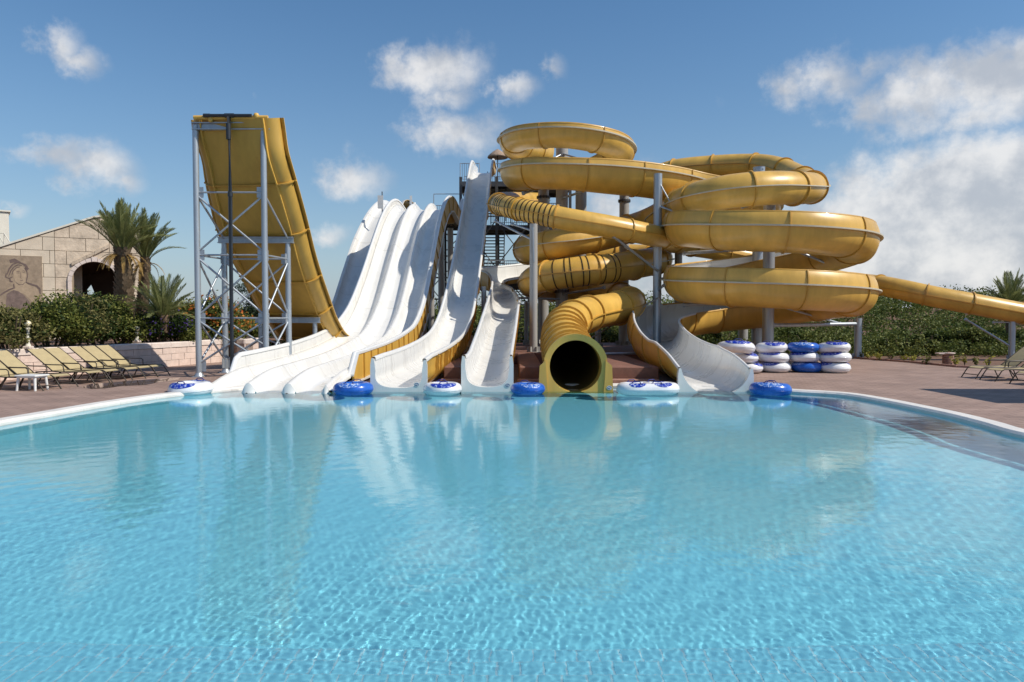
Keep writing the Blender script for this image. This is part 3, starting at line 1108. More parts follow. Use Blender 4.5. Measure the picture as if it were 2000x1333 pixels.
# closed noses of the dividers and outer walls at the water
i0 = 0
for k in range(4):
    c = -rpath.extra[0, 0] + 2 * rpath.extra[0, 0] * k / 3
    pr = [p for p in profs[0] if abs(p[0] - c) < .19]
    mb = MB()
    low = [(c + (p[0] - c) * .95, min(p[1] - .005, .03)) for p in pr]
    mb.grid([rpath.row(0, pr, -.004), rpath.row(0, low, -.20)], 0, True)
    mb.build('divider_nose', M['white'], racer)
    if 0 < k < 3:
        mb = MB(); q = rpath.row(0, [(c, .12)], -.16)[0]
        mb.cyl((q[0], q[1] - .004, q[2]), (q[0], q[1] + .004, q[2]), .05, 14); mb.build('drain_hole', M['band'], racer)

# ------------------------------------------------------------------ steep single white slide
steep = thing('speed_slide', 'tall steep single white slide that starts highest beside the stair tower', 'water slide', (-3.03, 19.3, 0))
sp_ = []
for Y, zf in ((19.2, .17), (20.6, .20), (22.2, .25), (24, .34), (26, .50), (28, .80), (30, 1.5), (32, 2.75), (34, 4.4), (36, 6.2), (38, 8.15), (39.2, 9.4), (40.0, 9.95), (40.9, 10.15), (42, 10.2)):
    cx = -3.03 + .0687 * (Y - 19.2)
    hw = .63 if Y < 30 else .63 - .010 * (Y - 30)
    sp_.append((cx, Y, zf, hw))
spath = Path(sp_, .26)
def steep_prof(i):
    hw = spath.extra[i, 0]
    Y = spath.P[i, 1]
    h = float(np.interp(Y, (19.2, 20.2, 26, 30, 38, 40, 41), (.78, .80, .78, .74, .74, .72, .45)))
    hr = float(np.interp(Y, (19.2, 20.2, 26, 30, 38, 40, 41), (.74, .80, .80, .80, .80, .80, .45)))
    out = [(-hw - .04, h)]
    for k in range(4): out.append((-hw - .02 + .01 * k, h - (h - .34) * (k + 1) / 5))
    for k in range(17):
        t = math.pi + math.pi * k / 16
        c = math.cos(t); s = math.sin(t)
        out.append((hw * math.copysign(abs(c) ** .75, c), .34 + .34 * math.copysign(abs(s) ** .8, s)))
    for k in range(4): out.append((hw - .01 + .01 * k, hr - (hr - .34) * (4 - k) / 5))
    out.append((hw + .04, hr))
    return out
flume(steep, spath, steep_prof, list(np.arange(1.6, spath.s[-1] - 1, 2.0)), thick=.04, rim=.055, rib=.06)
for s in np.arange(1.9, 13, .62):
    k = spath.idx(s)
    o = offset_profile(steep_prof(k), .03); o2 = offset_profile(steep_prof(k), .10)
    sel = slice(len(o) // 2 - 2, len(o) - 1)
    mb = MB()
    mb.grid([spath.row(k, o[sel], -.02), spath.row(k, o2[sel], -.02)], 0, False)
    mb.grid([spath.row(k, o2[sel], -.02), spath.row(k, o2[sel], .02)], 0, True)
    mb.grid([spath.row(k, o2[sel], .02), spath.row(k, o[sel], .02)], 0, False)
    mb.build('side_rib', M['yellow_rib'], root if False else steep)

def u_collar(root, cx, y, hw, h_l, h_r, inner, depth=.10, out=.13, foot=-.35, slant=0.0):
    """End plate of an open slide: a rounded U cut out of a block."""
    inner = [(cx + a, b) for a, b in inner]
    n = len(inner)
    outer = []
    for i, (a, b) in enumerate(inner):
        t = i / (n - 1)
        # walk round a box outline at the same parameter
        outer.append(None)
    xl, xr = cx - hw - out, cx + hw + out
    for i, (a, b) in enumerate(inner):
        if i <= n * .30:
            f = i / (n * .30); outer[i] = (xl, inner[0][1] + (foot - inner[0][1]) * f)
        elif i >= n * .70:
            f = (n - 1 - i) / (n * .30); outer[i] = (xr, inner[-1][1] + (foot - inner[-1][1]) * min(1, f))
        else:
            f = (i - n * .30) / (n * .40); outer[i] = (xl + (xr - xl) * f, foot)
    outer[0] = (xl + .03, inner[0][1] + .015); outer[-1] = (xr - .03, inner[-1][1] + .015)
    mb = MB()
    fr = lambda P, yy: [(a, yy, b) for a, b in P]
    mb.grid([fr(inner, y), fr(outer, y)], 0, False)
    mb.grid([fr(outer, y), fr(outer, y + depth)], 0, False)
    mb.grid([fr(inner, y + depth), fr(outer, y + depth)], 0, False)
    mb.grid([fr(inner, y), fr(inner, y + depth)], 0, True)
    for e in (0, -1):
        mb.add([(inner[e][0], y, inner[e][1]), (outer[e][0], y, outer[e][1]), (outer[e][0], y + depth, outer[e][1]), (inner[e][0], y + depth, inner[e][1])], [(0, 1, 2, 3)])
    return mb.build('end_collar', M['white'], root)
u_collar(steep, -3.03, 19.12, .63, .8, .8, [(a, b + .17) for a, b in steep_prof(0)], depth=.14)
badge(steep, (-2.55, 19.115, .26))

# ------------------------------------------------------------------ short curved white slide
short = thing('curved_slide', 'short white body slide curling out from behind between the steep slide and yellow tube', 'water slide', (-.66, 19.3, 0))
cpts = []
for px, py, Y, dz in ((1075, 541, 41.5, 0), (1040, 546, 41.0, 0), (1003, 552, 40.2, 0), (967, 558, 38.8, 0), (961, 565, 37.0, 0), (977, 574, 35.5, 0), (987, 592, 33.8, 0), (984, 628, 30.2, 0), (975, 670, 26.0, 0), (964, 713, 22.6, 0), (956, 743, 20.6, 0), (952, 754, 19.2, 0)):
    p = at(px, py, Y); cpts.append((p.x, p.y, p.z + .19))
cpath = Path(cpts, .22)
def short_prof(i):
    hw = .56
    f = float(np.interp(cpath.s[i] / cpath.s[-1], (0, .5, .62, .8, .9, 1), (.95, 1.05, 1.0, .78, .70, .82)))
    g = float(np.interp(cpath.s[i] / cpath.s[-1], (0, .40, .5, .6, .8, 1), (.28, .28, .55, .95, .85, .82)))
    # right wall of the run is the outer wall before the turn, the left one after it
    out = [(-hw - .05, g - .22)]
    for k in range(3): out.append((-hw - .03, .16 + (g - .38) * (3 - k) / 4))
    for k in range(15):
        t = math.pi + math.pi * k / 14
        c, s = math.cos(t), math.sin(t)
        out.append((hw * math.copysign(abs(c) ** .8, c), .12 + .34 * math.copysign(abs(s) ** .85, s)))
    for k in range(3): out.append((hw + .03, .16 + (f - .38) * (k + 1) / 4))
    out.append((hw + .05, f - .22))
    return out
flume(short, cpath, short_prof, list(np.arange(1.7, cpath.s[-1] - 1, 2.1)), thick=.04, rim=.05, rib=.06)
last = short_prof(cpath.n - 1)
u_collar(short, cpath.P[-1, 0], 19.12, .57, .5, .5, [(-a, b + cpath.P[-1, 2]) for a, b in last][::-1], depth=.14)
badge(short, (-.12, 19.115, .24))

# ------------------------------------------------------------------ yellow halfpipe tower slide
boom = thing('halfpipe_slide', 'big yellow halfpipe slide rising on a braced steel tower at the left', 'water slide', (-8.9, 23.1, 0))
bp_ = []
for Y, z, dx, hw in ((23.05, 8.36, -.06, 1.55), (23.3, 7.55, -.05, 1.58), (23.7, 6.72, .0, 1.60), (24.4, 5.55, .03, 1.65), (25.25, 4.42, .03, 1.66), (27.0, 2.68, .13, 1.54), (28.5, 1.70, .08, 1.47), (30.2, 1.0, 0, 1.46), (32.5, .72, 0, 1.46), (35, 1.0, 0, 1.46), (37.2, 2.2, .05, 1.45), (39.2, 4.3, .1, 1.4), (40.8, 6.3, .2, 1.3), (42.2, 7.9, .35, 1.05), (43.2, 8.6, .45, .85), (44.4, 8.85, .5, .8), (46, 8.9, .5, .8)):
    bp_.append((-8.84 + .058 * (Y - 23) + dx, Y, z, hw))
bpath = Path(bp_, .3)
def boom_prof(i):
    hw = bpath.extra[i, 0]
    r = .34
    out = [(-hw, r + .02), (-hw + .14, r + .02)]
    for k in range(9):
        t = math.pi + math.pi / 2 * k / 8
        out.append((-hw + .16 + r + r * math.cos(t), r + r * math.sin(t)))
    for k in range(1, 6):
        out.append((-hw + .16 + r + (2 * hw - .32 - 2 * r) * k / 6, 0))
    for k in range(9):
        t = 1.5 * math.pi + math.pi / 2 * k / 8
        out.append((hw - .16 - r + r * math.cos(t), r + r * math.sin(t)))
    out += [(hw - .14, r + .02), (hw, r + .02)]
    return out
bj = [s for s in np.arange(1.95, bpath.s[-1] - 1, 1.95)]
flume(boom, bpath, boom_prof, bj, thick=.035, mats=('white', 'yellow_shaded', 'yellow'), rib=.07, section='chute_section')
rail_along(boom, bpath, 'seam_strip', 'yellow', lambda i: (bpath.extra[i, 0] - .52, -.07), .02, .05)
rail_along(boom, bpath, 'seam_strip', 'yellow', lambda i: (-bpath.extra[i, 0] + .52, -.07), .02, .05)
# rim tubes and beam at the top
def bar(root, name, a, b, r, mat, n=8):
    mb = MB(); mb.cyl(a, b, r, n); return mb.build(name, M[mat], root)
ztop = 8.36
mb = MB(); mb.cyl((-10.1, 23.0, ztop + .03), (-7.75, 23.0, ztop + .03), .07, 12); mb.build('rim_tube', M['yellow'], boom)
mb = MB()
for dz in (.10, -.10): mb.box((-8.95, 23.12, ztop - .22 + dz), (2.5, .2, .03))
mb.box((-8.95, 23.12, ztop - .22), (2.5, .03, .17)); mb.build('top_beam', M['galv'], boom)
# black riser pipe with its spray bar
mb = MB()
pa, pb = at(447, 226, 22.9), at(453, 700, 22.95)
mb.tube([(pa.x, pa.y, pa.z - .02), (pa.x + .01, pa.y, pa.z - 2.5), (pb.x, pb.y, DECK_Z)], .062, 12)
mb.cyl((pa.x - .02, pa.y, pa.z - .75), (pa.x - .02, pa.y, pa.z - .25), .075, 12)
mb.cyl((pa.x + .01, pa.y, pa.z - 2.55), (pa.x + .01, pa.y, pa.z - 2.4), .08, 12)
mb.build('riser_pipe', M['pipe_black'], boom)
mb = MB()
mb.cyl((pa.x - .78, pa.y, pa.z), (pa.x + .72, pa.y, pa.z), .052, 12)
mb.cyl((pa.x - .13, pa.y, pa.z), (pa.x + .16, pa.y, pa.z), .07, 12)
mb.cyl((pa.x - .8, pa.y, pa.z), (pa.x - .6, pa.y, pa.z), .062, 12)
mb.build('spray_bar', M['pipe_black'], boom)
for dx in (-.62, .84):
    mb = MB()
    mb.lathe([(0, -.09), (.06, -.08), (.085, -.02), (.09, .04), (.06, .09), (0, .1)], (pa.x + dx, pa.y + .08, pa.z - (.1 if dx < 0 else 0)), 14)
    mb.build('spray_nozzle', M['yellow'], boom)
# posts and bracing
posts = {}
ROWS = {0: (23.12, (387.5, 519), 8.2), 1: (24.75, (440, 564), 4.62), 2: (27.6, (509, 615), 1.85)}
for r_, (Y, xs, zt) in ROWS.items():
    for k, px in enumerate(xs):
        x = (px - 1000) / FPX * Y
        posts[(r_, k)] = Vector((x, Y, 0))
        mb = MB()
        mb.cyl((x, Y, DECK_Z + .02), (x, Y, zt - .2), .095 if r_ < 2 else .085, 18)
        mb.cyl((x, Y, zt - .22), (x, Y, zt - .03), .085, 18)
        pst = mb.build('post', M['galv'], boom)
        mb = MB(); mb.box((x, Y, DECK_Z + .015), (.34, .34, .03)); mb.cyl((x, Y, DECK_Z + .03), (x, Y, DECK_Z + .14), .16, 12, r2=.10)
        bpl = mb.build('base_plate', M['galv']); bpl.parent = pst
        bpl.matrix_parent_inverse = Matrix.Identity(4); bpl.location = Vector((0, 0, 0))
    a, b = posts[(r_, 0)], posts[(r_, 1)]
    if r_ > 0:
        mb = MB()
        for dz in (.09, -.09): mb.box(((a.x + b.x) / 2, Y, zt + .08 + dz), (b.x - a.x + .4, .18, .03))
        mb.box(((a.x + b.x) / 2, Y, zt + .08), (b.x - a.x + .4, .03, .15)); mb.build('cross_beam', M['galv'], boom)
LV = [DECK_Z + .35, 2.02, 4.05, 6.05]
def brace(p, q, z0, z1, name='brace', r=.034):
    bar(boom, name, (p.x, p.y, z0), (q.x, q.y, z1), r, 'galv')
def gusset(p, q, z):
    d = (q - p).normalized()
    c = p + d * .15
    mb = MB()
    mb.box((c.x, c.y, z), (.16, .02, .34), rz=math.atan2(d.y, d.x)); mb.build('gusset_plate', M['galv'], boom)
f0, f1, r0, r1 = posts[(0, 0)], posts[(0, 1)], posts[(1, 0)], posts[(1, 1)]
for p, q, top in ((f0, f1, 6.05), (r0, r1, 4.05), (f0, r0, 4.05), (f1, r1, 4.05)):
    lv = [z for z in LV if z <= top + .1]
    for z in lv[1:]:
        brace(p, q, z, z, 'strut', .03)
    for z in lv:
        gusset(p, q, z); gusset(q, p, z)
    for za, zb in zip(lv[:-1], lv[1:]):
        brace(p, q, za + .08, zb - .08); brace(q, p, za + .08, zb - .08)
for p, q in ((f0, r0), (f1, r1)):
    brace(p, q, 6.0, 4.75)
for k in (0, 1):
    brace(posts[(1, k)], posts[(2, k)], .5, 1.2); brace(posts[(1, k)], posts[(2, k)], 1.3, .5)
brace(posts[(2, 0)], posts[(2, 1)], .4, 1.3); brace(posts[(2, 1)], posts[(2, 0)], .4, 1.3)

# ------------------------------------------------------------------ open raft flume: two coils left, crossing, two coils right, white run-out
raft = thing('raft_flume', 'open yellow spiral flume with white inside ending in the rightmost white chute', 'water slide', (5.45, 19.3, 0))
CL, RL = (2.69, 35.5), 2.35
CR, RR = (10.95, 31.0), 3.46
rf = []
def polar(c, r, deg, z, rad): rf.append((c[0] + r * math.cos(R(deg)), c[1] + r * math.sin(R(deg)), z, rad))
rf += [(1.6, 41.0, 11.45, .8), (.55, 38.6, 11.2, .82)]
for deg, z, rad in ((180, 10.78, .66), (225, 10.62, .68), (270, 10.47, .69), (315, 10.30, .70), (0, 10.14, .72), (45, 9.95, .75), (90, 9.72, .80), (135, 9.48, .86), (180, 9.24, .90), (225, 9.03, .92), (268, 8.86, .92)):
    polar(CL, 3.24 - rad, deg, z, rad)
rf += [(4.6, 33.35, 8.78, 1.0), (6.6, 33.9, 8.68, 1.0), (8.6, 34.8, 8.5, 1.0), (10.6, 35.0, 8.1, 1.0), (12.0, 35.3, 7.6, 1.0), (12.2, 36.6, 7.25, 1.0), (10.6, 37.0, 6.9, .95), (8.6, 35.2, 6.42, .9)]
for deg, z, rad in ((190, 5.92, .87), (225, 5.62, .87), (270, 5.41, .87), (315, 5.30, .87), (355, 5.16, .87), (40, 4.82, .87), (90, 4.4, .87), (140, 3.95, .87), (185, 3.62, .87), (225, 3.41, .87), (270, 3.25, .87), (315, 3.13, .87), (358, 2.98, .87), (40, 2.74, .88), (75, 2.46, .9)):
    polar(CR, RR, deg, z, rad)
rf += [(10.0, 34.7, 2.28, .92), (7.8, 33.5, 2.05, .95), (6.3, 31.2, 1.82, 1.0), (5.65, 28.2, 1.52, 1.0), (5.42, 25.0, 1.25, .98), (5.42, 22.0, 1.13, .95), (5.44, 20.5, 1.08, .95), (5.45, 19.2, .92, .95)]
fpath = Path(rf, .22)
smax = fpath.s[-1]
s_r0 = fpath.s[int(np.argmin(((fpath.P - np.array([CR[0] - RR, CR[1], 5.95])) ** 2).sum(1)))]
def raft_prof(i):
    r = fpath.extra[i, 0]
    s = fpath.s[i]
    tail = max(0.0, min(1.0, (s - (smax - 9.0)) / 5.0))
    base = float(np.interp(s, (s_r0 - 14, s_r0 - 2), (16, 36)))
    a_out = base - (base - 7) * tail - 20 * max(0, min(1, (s - (smax - 3)) / 3))       # outer wall leans over, run-out stays lower
    a_in = 172 + 8 * tail + 14 * max(0, min(1, (s - (smax - 3)) / 3))
    out = []
    n = 24
    for k in range(n + 1):
        t = R(a_in + (360 + a_out - a_in) * k / n)
        c, sn = math.cos(t), math.sin(t)
        out.append((r * math.copysign(abs(c) ** .86, c), r * math.copysign(abs(sn) ** .95, sn)))
    return out
jl = list(np.arange(1.2, smax - 1.0, 2.45))
profs, outs = flume(raft, fpath, raft_prof, jl, thick=.05, mats=('white', 'yellow', 'yellow_rib'), rim=.04, rib=.05)
secs = [c for c in raft.children if c.name.startswith('flume_section')]
for c in secs[-6:]:
    c.data.materials[2] = M['white_rim']
kend = fpath.idx(smax - 11.5)
rail_along(raft, fpath, 'side_flange', 'seam', lambda i: (fpath.extra[i, 0] + .10, 0.0), .075, .028, 0, kend)
lastp = raft_prof(fpath.n - 1)
inner = [(-a, b + fpath.P[-1, 2]) for a, b in lastp][::-1]
u_collar(raft, fpath.P[-1, 0], 19.10, .95, .5, .5, inner, depth=.16, out=.06)
badge(raft, (6.34, 19.095, .08))

# ------------------------------------------------------------------ yellow tube that ends in the big round mouth
tube = thing('tube_slide', 'thick yellow closed tube winding down to a big round dark mouth at the pool', 'water slide', (1.72, 19.3, 0))
tp = []
TPX = [(1060, 352, 45.5, .62), (1150, 350, 45, .62), (1240, 347, 44, .56), (1283, 341, 43, .58), (1320, 332, 42, .60), (1400, 325, 41, .62), (1480, 323, 39.5, .60), (1525, 330, 38.0, .57), (1556, 344, 36.4, .57), (1580, 358, 34.4, .60),
       (1588, 366, 32.2, .64), (1560, 368, 29.9, .67), (1500, 368, 29.0, .68), (1430, 374, 29.0, .68), (1372, 385, 29.8, .68), (1336, 397, 31.8, .68), (1305, 415, 34.6, .68), (1262, 436, 35.6, .68), (1215, 452, 35.2, .68), (1150, 467, 34.0, .68), (1085, 477, 33.7, .68), (1043, 484, 34.6, .68),
       (1032, 490, 36.4, .68), (1075, 497, 38.6, .68), (1150, 500, 39.3, .68), (1230, 502, 39.0, .68), (1284, 505, 37.6, .68), (1279, 510, 35.8, .68), (1235, 518, 34.0, .68), (1190, 525, 33.0, .68), (1130, 531, 32.6, .68), (1070, 540, 33.0, .68), (1043, 549, 34.3, .68),
       (1048, 557, 36.0, .68), (1090, 564, 37.2, .68), (1160, 572, 36.6, .68), (1214, 582, 34.4, .68), (1229, 593, 32.0, .68), (1208, 602, 30.2, .68), (1170, 609, 29.0, .68), (1128, 620, 27.4, .69), (1105, 640, 25.6, .71), (1103, 664, 23.6, .73), (1111, 690, 21.6, .75), (1122, 714, 19.6, .76)]
for px, py, Y, r_ in TPX:
    p = at(px, py, Y); tp.append((p.x, p.y, p.z, r_))
tpath = Path(tp, .22)
tj = list(np.arange(1.5, tpath.s[-1] - 9.5, 2.3)) + list(tpath.s[-1] - np.array([9.2, 7.6, 6.2, 5.4, 4.6, 3.8, 3.0, 2.2, 1.4, .7]))
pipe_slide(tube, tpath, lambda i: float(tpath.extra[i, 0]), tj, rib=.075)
rail_along(tube, tpath, 'side_flange', 'seam', lambda i: (-tpath.extra[i, 0] - .04, .0), .05, .02, 0, tpath.idx(tpath.s[-1] - 30))
rail_along(tube, tpath, 'side_flange', 'yellow_rib', lambda i: (tpath.extra[i, 0] + .03, .0), .045, .02)
rail_along(tube, tpath, 'side_flange', 'yellow_rib', lambda i: (-tpath.extra[i, 0] - .03, .0), .045, .02, tpath.idx(tpath.s[-1] - 30))
# dark window bands on the third coil
def nearest(path, p):
    return int(np.argmin(((path.P - np.array(p)) ** 2).sum(1)))
ka, kb = nearest(tpath, at(1192, 525, 33.0)), nearest(tpath, at(1092, 536, 32.8))
for k in np.linspace(ka, kb, 9).astype(int):
    ring_on(tube, tpath, k, tpath.extra[k, 0] + .004, .012, .024, 'window_band', 'band')
# mouth: round opening set in a flared foot
def tube_mouth():
    p = tpath.P[-1]
    cx, cz, y = p[0], p[2], 19.22
    r = .70
    n = 48
    inner, outer = [], []
    for k in range(n + 1):
        t = R(-90 + 360 * k / n)
        c, s = math.cos(t), math.sin(t)
        inner.append((cx + r * c, cz + r * s))
        ro = .87
        if s > .18:
            outer.append((cx + ro * c, cz + ro * s))
        else:
            f = min(1, (.18 - s) / .75)
            hwid = .84 + .10 * f
            zz = cz + .18 * .84 - (cz + .18 * .84 + .3) * min(1, f * 1.02)
            if f >= 1 or abs(c) < .55:
                outer.append((cx + (hwid) * max(-1, min(1, c / .55)), -.3))
            else:
                outer.append((cx + math.copysign(hwid, c), zz))
    mb = MB()
    d = .55
    fr = lambda P, yy, sc=1.0: [(cx + (a - cx) * sc, yy, b) for a, b in P]
    mb.grid([fr(inner, y), fr(outer, y - .03)], 0, False)
    mb.grid([fr(outer, y - .03), fr(outer, y + d, .94)], 0, False)
    mb.grid([fr(outer, y + d, .94), fr(inner, y + d)], 0, False)
    mb.grid([fr(inner, y), fr(inner, y + d)], 0, True)
    mb.build('mouth_collar', M['yellow'], tube)
    # ears where the foot begins
    for s_ in (-1, 1):
        mb = MB()
        mb.add([(cx + s_ * .80, y - .06, cz + .16), (cx + s_ * .97, y - .06, cz + .02), (cx + s_ * 1.02, y - .06, -.3), (cx + s_ * .72, y - .06, -.3), (cx + s_ * .78, y - .06, cz - .3),
                (cx + s_ * .78, y + .5, cz + .16), (cx + s_ * .90, y + .5, cz + .02), (cx + s_ * .95, y + .5, -.3), (cx + s_ * .72, y + .5, -.3), (cx + s_ * .76, y + .5, cz - .3)],
               [(0, 1, 2, 3, 4), (9, 8, 7, 6, 5), (0, 5, 6, 1), (1, 6, 7, 2), (2, 7, 8, 3), (3, 8, 9, 4), (4, 9, 5, 0)])
        mb.build('mouth_cheek', M['yellow'], tube)
    badge(tube, (cx + .90, y - .066, .17))
tube_mouth()

# ------------------------------------------------------------------ thin tube with dark bands that leaves to the right
thin = thing('banded_tube', 'thin yellow closed tube with dark window bands, leaving the picture at the right edge', 'water slide', (.0, 31, 0))
TB = [(1060, 392, 44, .46), (1010, 392, 40, .46), (978, 394, 36, .46), (974, 399, 33.0, .47), (1000, 406, 31.4, .47), (1045, 416, 30.6, .47), (1110, 429, 30.2, .47), (1190, 443, 30.3, .47), (1260, 457, 31.0, .47), (1293, 465, 32.3, .47), (1312, 472, 34.6, .47),
      (1345, 482, 37.5, .47), (1420, 495, 39.5, .47), (1500, 512, 39.8, .47), (1580, 532, 38.5, .47), (1650, 549, 36.2, .47), (1720, 558, 34.0, .47), (1760, 566, 33.0, .47), (1830, 581, 32.2, .47), (1900, 594, 31.8, .47), (2000, 613, 31.6, .47), (2150, 640, 31.6, .47), (2300, 664, 31.6, .47)]
bt = []
for px, py, Y, r_ in TB:
    p = at(px, py, Y); bt.append((p.x, p.y, p.z, r_))
npath = Path(bt, .2)
keys = [nearest(npath, at(*q)) for q in ((974, 399, 33.0), (1016, 409, 31.1), (1090, 425, 30.3), (1225, 450, 30.6), (1295, 466, 32.4))]
nj = [npath.s[k] for k in keys] + [npath.s[keys[-1]] + 3 * k for k in range(1, 4)] + [npath.s[nearest(npath, at(*q))] for q in ((1722, 558, 34.0), (1804, 576, 32.5), (1891, 592, 31.85), (1992, 611, 31.6), (2080, 628, 31.6))]
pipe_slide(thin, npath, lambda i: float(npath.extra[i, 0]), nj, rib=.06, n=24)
rail_along(thin, npath, 'side_flange', 'yellow_rib', lambda i: (npath.extra[i, 0] + .02, -.03), .03, .015)
rail_along(thin, npath, 'side_flange', 'yellow_rib', lambda i: (-npath.extra[i, 0] - .02, -.03), .03, .015)
for a, b, n in ((keys[0], keys[1], 8), (keys[1], keys[2], 9)):
    for k in np.linspace(a, b, n + 2)[1:-1]:
        k = int(round(k))
        ring_on(thin, npath, k, .474, .010, .024, 'window_band', 'band', 24)

# ================================================================== STEEL COLUMNS
def column(px, Y, ztop, r, label, collars=(), arms=(), mat='grey_post', z0=None, plate=True, cap=False):
    """A round support column > shaft, base plate, joint collars, bracket arms."""
    x = (px - 1000) / FPX * Y
    z0 = DECK_Z if z0 is None else z0
    t = thing('support_column', label, 'column', (x, Y, z0), group='steel columns under the slides')
    mb = MB(); mb.cyl((x, Y, z0), (x, Y, ztop), r, 24)
    mb.build('shaft', M[mat], t)
    if plate:
        mb = MB(); mb.cyl((x, Y, z0), (x, Y, z0 + .03), r * 1.75, 20)
        for k in range(6):
            a = k * math.pi / 3
            mb.box((x + math.cos(a) * r * 1.3, Y + math.sin(a) * r * 1.3, z0 + .13), (r * .7, .02, .2), rz=a)
        mb.build('base_plate', M[mat], t)
    for z in collars:
        mb = MB(); mb.cyl((x, Y, z - .05), (x, Y, z - .012), r * 1.28, 24); mb.cyl((x, Y, z + .012), (x, Y, z + .05), r * 1.28, 24)
        for k in range(12):
            a = k * math.pi / 6
            mb.cyl((x + math.cos(a) * r * 1.14, Y + math.sin(a) * r * 1.14, z - .09), (x + math.cos(a) * r * 1.14, Y + math.sin(a) * r * 1.14, z + .09), .016, 6)
        mb.build('joint_collar', M['dark_steel' if mat == 'grey_post' else mat], t)
    if cap:
        mb = MB(); mb.cyl((x, Y, ztop), (x, Y, ztop + .02), r * 1.04, 24)
        for k in range(4):
            a = k * math.pi / 2 + .4
            mb.box((x + math.cos(a) * r * 1.01, Y + math.sin(a) * r * 1.01, ztop - .1), (.05, .05, .05), rz=a)
        mb.build('cap_plate', M[mat], t)
    for (a, b, rr) in arms:
        mb = MB(); mb.cyl(a, b, rr, 12)
        d = (Vector(b) - Vector(a)).normalized()
        mb.cyl(Vector(b) - d * .06, Vector(b) + d * .03, rr * 1.6, 12)
        mb.build('bracket_arm', M['galv'], t)
    return t
P_ = at
column(1042, 30.0, P_(1042, 438, 30.0).z, .165, 'slim grey column holding the banded tube, left of the big round mouth', z0=PLZ,
       arms=[(P_(1042, 470, 30.0), P_(968, 432, 31.6), .05), (P_(1042, 452, 30.0), P_(1000, 438, 30.6), .04), (P_(1043, 512, 29.8), P_(1041, 446, 29.7), .035)])
column(1097, 35.6, P_(1097, 262, 35.6).z, .30, 'thick grey column through the middle of the left spiral, reaching its top ring', collars=[3.3], z0=PLZ,
       arms=[(P_(1097, 356, 35.5), P_(1022, 378, 34.0), .06), (P_(1097, 388, 35.3), P_(1157, 368, 33.8), .06), (P_(1097, 302, 35.4), P_(1040, 330, 34.3), .045), (P_(1097, 300, 35.4), P_(1150, 316, 34.4), .045), (P_(1097, 575, 35.4), P_(1180, 562, 33.0), .05), (P_(1097, 585, 35.4), P_(1010, 582, 34.5), .05)])
column(1134, 37.5, P_(1134, 330, 37.5).z, .29, 'thick grey column just right of the central one in the left spiral', z0=PLZ,
       arms=[(P_(1134, 372, 37.3), P_(1165, 352, 35.0), .05), (P_(1134, 570, 37.3), P_(1205, 552, 35.5), .05)])
column(1061, 39.0, P_(1061, 372, 39.0).z, .29, 'grey column with bolted collar behind the start of the banded tube', collars=[P_(1061, 386, 39).z], z0=PLZ)
column(1218, 37.0, P_(1218, 365, 37.0).z, .25, 'grey column with bolted collar standing between the two spirals', collars=[P_(1218, 393, 37).z], z0=PLZ,
       arms=[(P_(1218, 379, 36.9), P_(1275, 376, 35.2), .05), (P_(1218, 560, 36.8), P_(1185, 585, 34.0), .05)])
column(1283, 31.9, P_(1283, 340, 31.9).z, .185, 'tall free grey column in front of the crossing flume, between the spirals', mat='galv', z0=PLZ,
       arms=[(P_(1283, 402, 31.8), P_(1318, 414, 31.6), .05), (P_(1284, 350, 31.8), P_(1316, 408, 31.6), .028), (P_(1285, 530, 31.7), P_(1198, 462, 30.2), .055), (P_(1285, 582, 31.7), P_(1106, 690, 28.5), .03), (P_(1286, 568, 31.8), P_(1296, 558, 31.0), .045)])
column(1324, 36.6, P_(1324, 470, 36.6).z, .19, 'grey column half hidden behind the left end of the right spiral', z0=DECK_Z)
column(1479, 34.6, P_(1474, 328, 34.6).z, .27, 'grey column at the back of the right spiral with a flat cap above the second ring', cap=True, mat='galv')
column(1500, 31.2, P_(1500, 388, 31.2).z, .245, 'grey column in the centre of the right spiral, its cap showing above the third ring', cap=True, mat='galv',
       arms=[(P_(1500, 484, 31.2), P_(1335, 495, 32.5), .075), (P_(1500, 468, 31.2), P_(1618, 516, 31.5), .055), (P_(1500, 590, 31.0), P_(1335, 596, 32.0), .07), (P_(1500, 592, 31.2), P_(1640, 632, 33.0), .05), (P_(1500, 398, 31), P_(1450, 404, 29.5), .05), (P_(1500, 398, 31), P_(1570, 394, 31.2), .05)])
column(1451, 38.5, 2.2, .26, 'short pale column under the low back of the right spiral', z0=DECK_Z)
c_ = column(1676, 33.2, P_(1676, 622, 33.2).z, .165, 'outer grey column carrying the right end of the right spiral beside the tube stacks', mat='galv',
       arms=[(P_(1676, 633, 33.2), P_(1508, 636, 31.3), .085), (P_(1676, 650, 33.2), P_(1684, 650, 33.1), .02)])
column(1977, 31.6, P_(1977, 625, 31.6).z, .13, 'grey column with a slanted strut under the tube at the right edge', mat='galv',
       arms=[(P_(1972, 676, 31.6), P_(1886, 624, 31.9), .045), (P_(1976, 630, 31.6), P_(1940, 630, 31.7), .03)])
column(1168, 33.6, P_(1168, 605, 33.6).z, .14, 'short grey column under the lowest coil of the tube slide', z0=PLZ)
# horizontal stay between the big mouth and the white run-out
mb = MB(); a, b = P_(1094, 693, 27.6), P_(1256, 690, 27.8)
mb.cyl(a, b, .05, 10)
tag(mb.build('stay_pipe', M['galv']), 'pale horizontal steel pipe between round yellow tube and white curling chute', 'pipe')

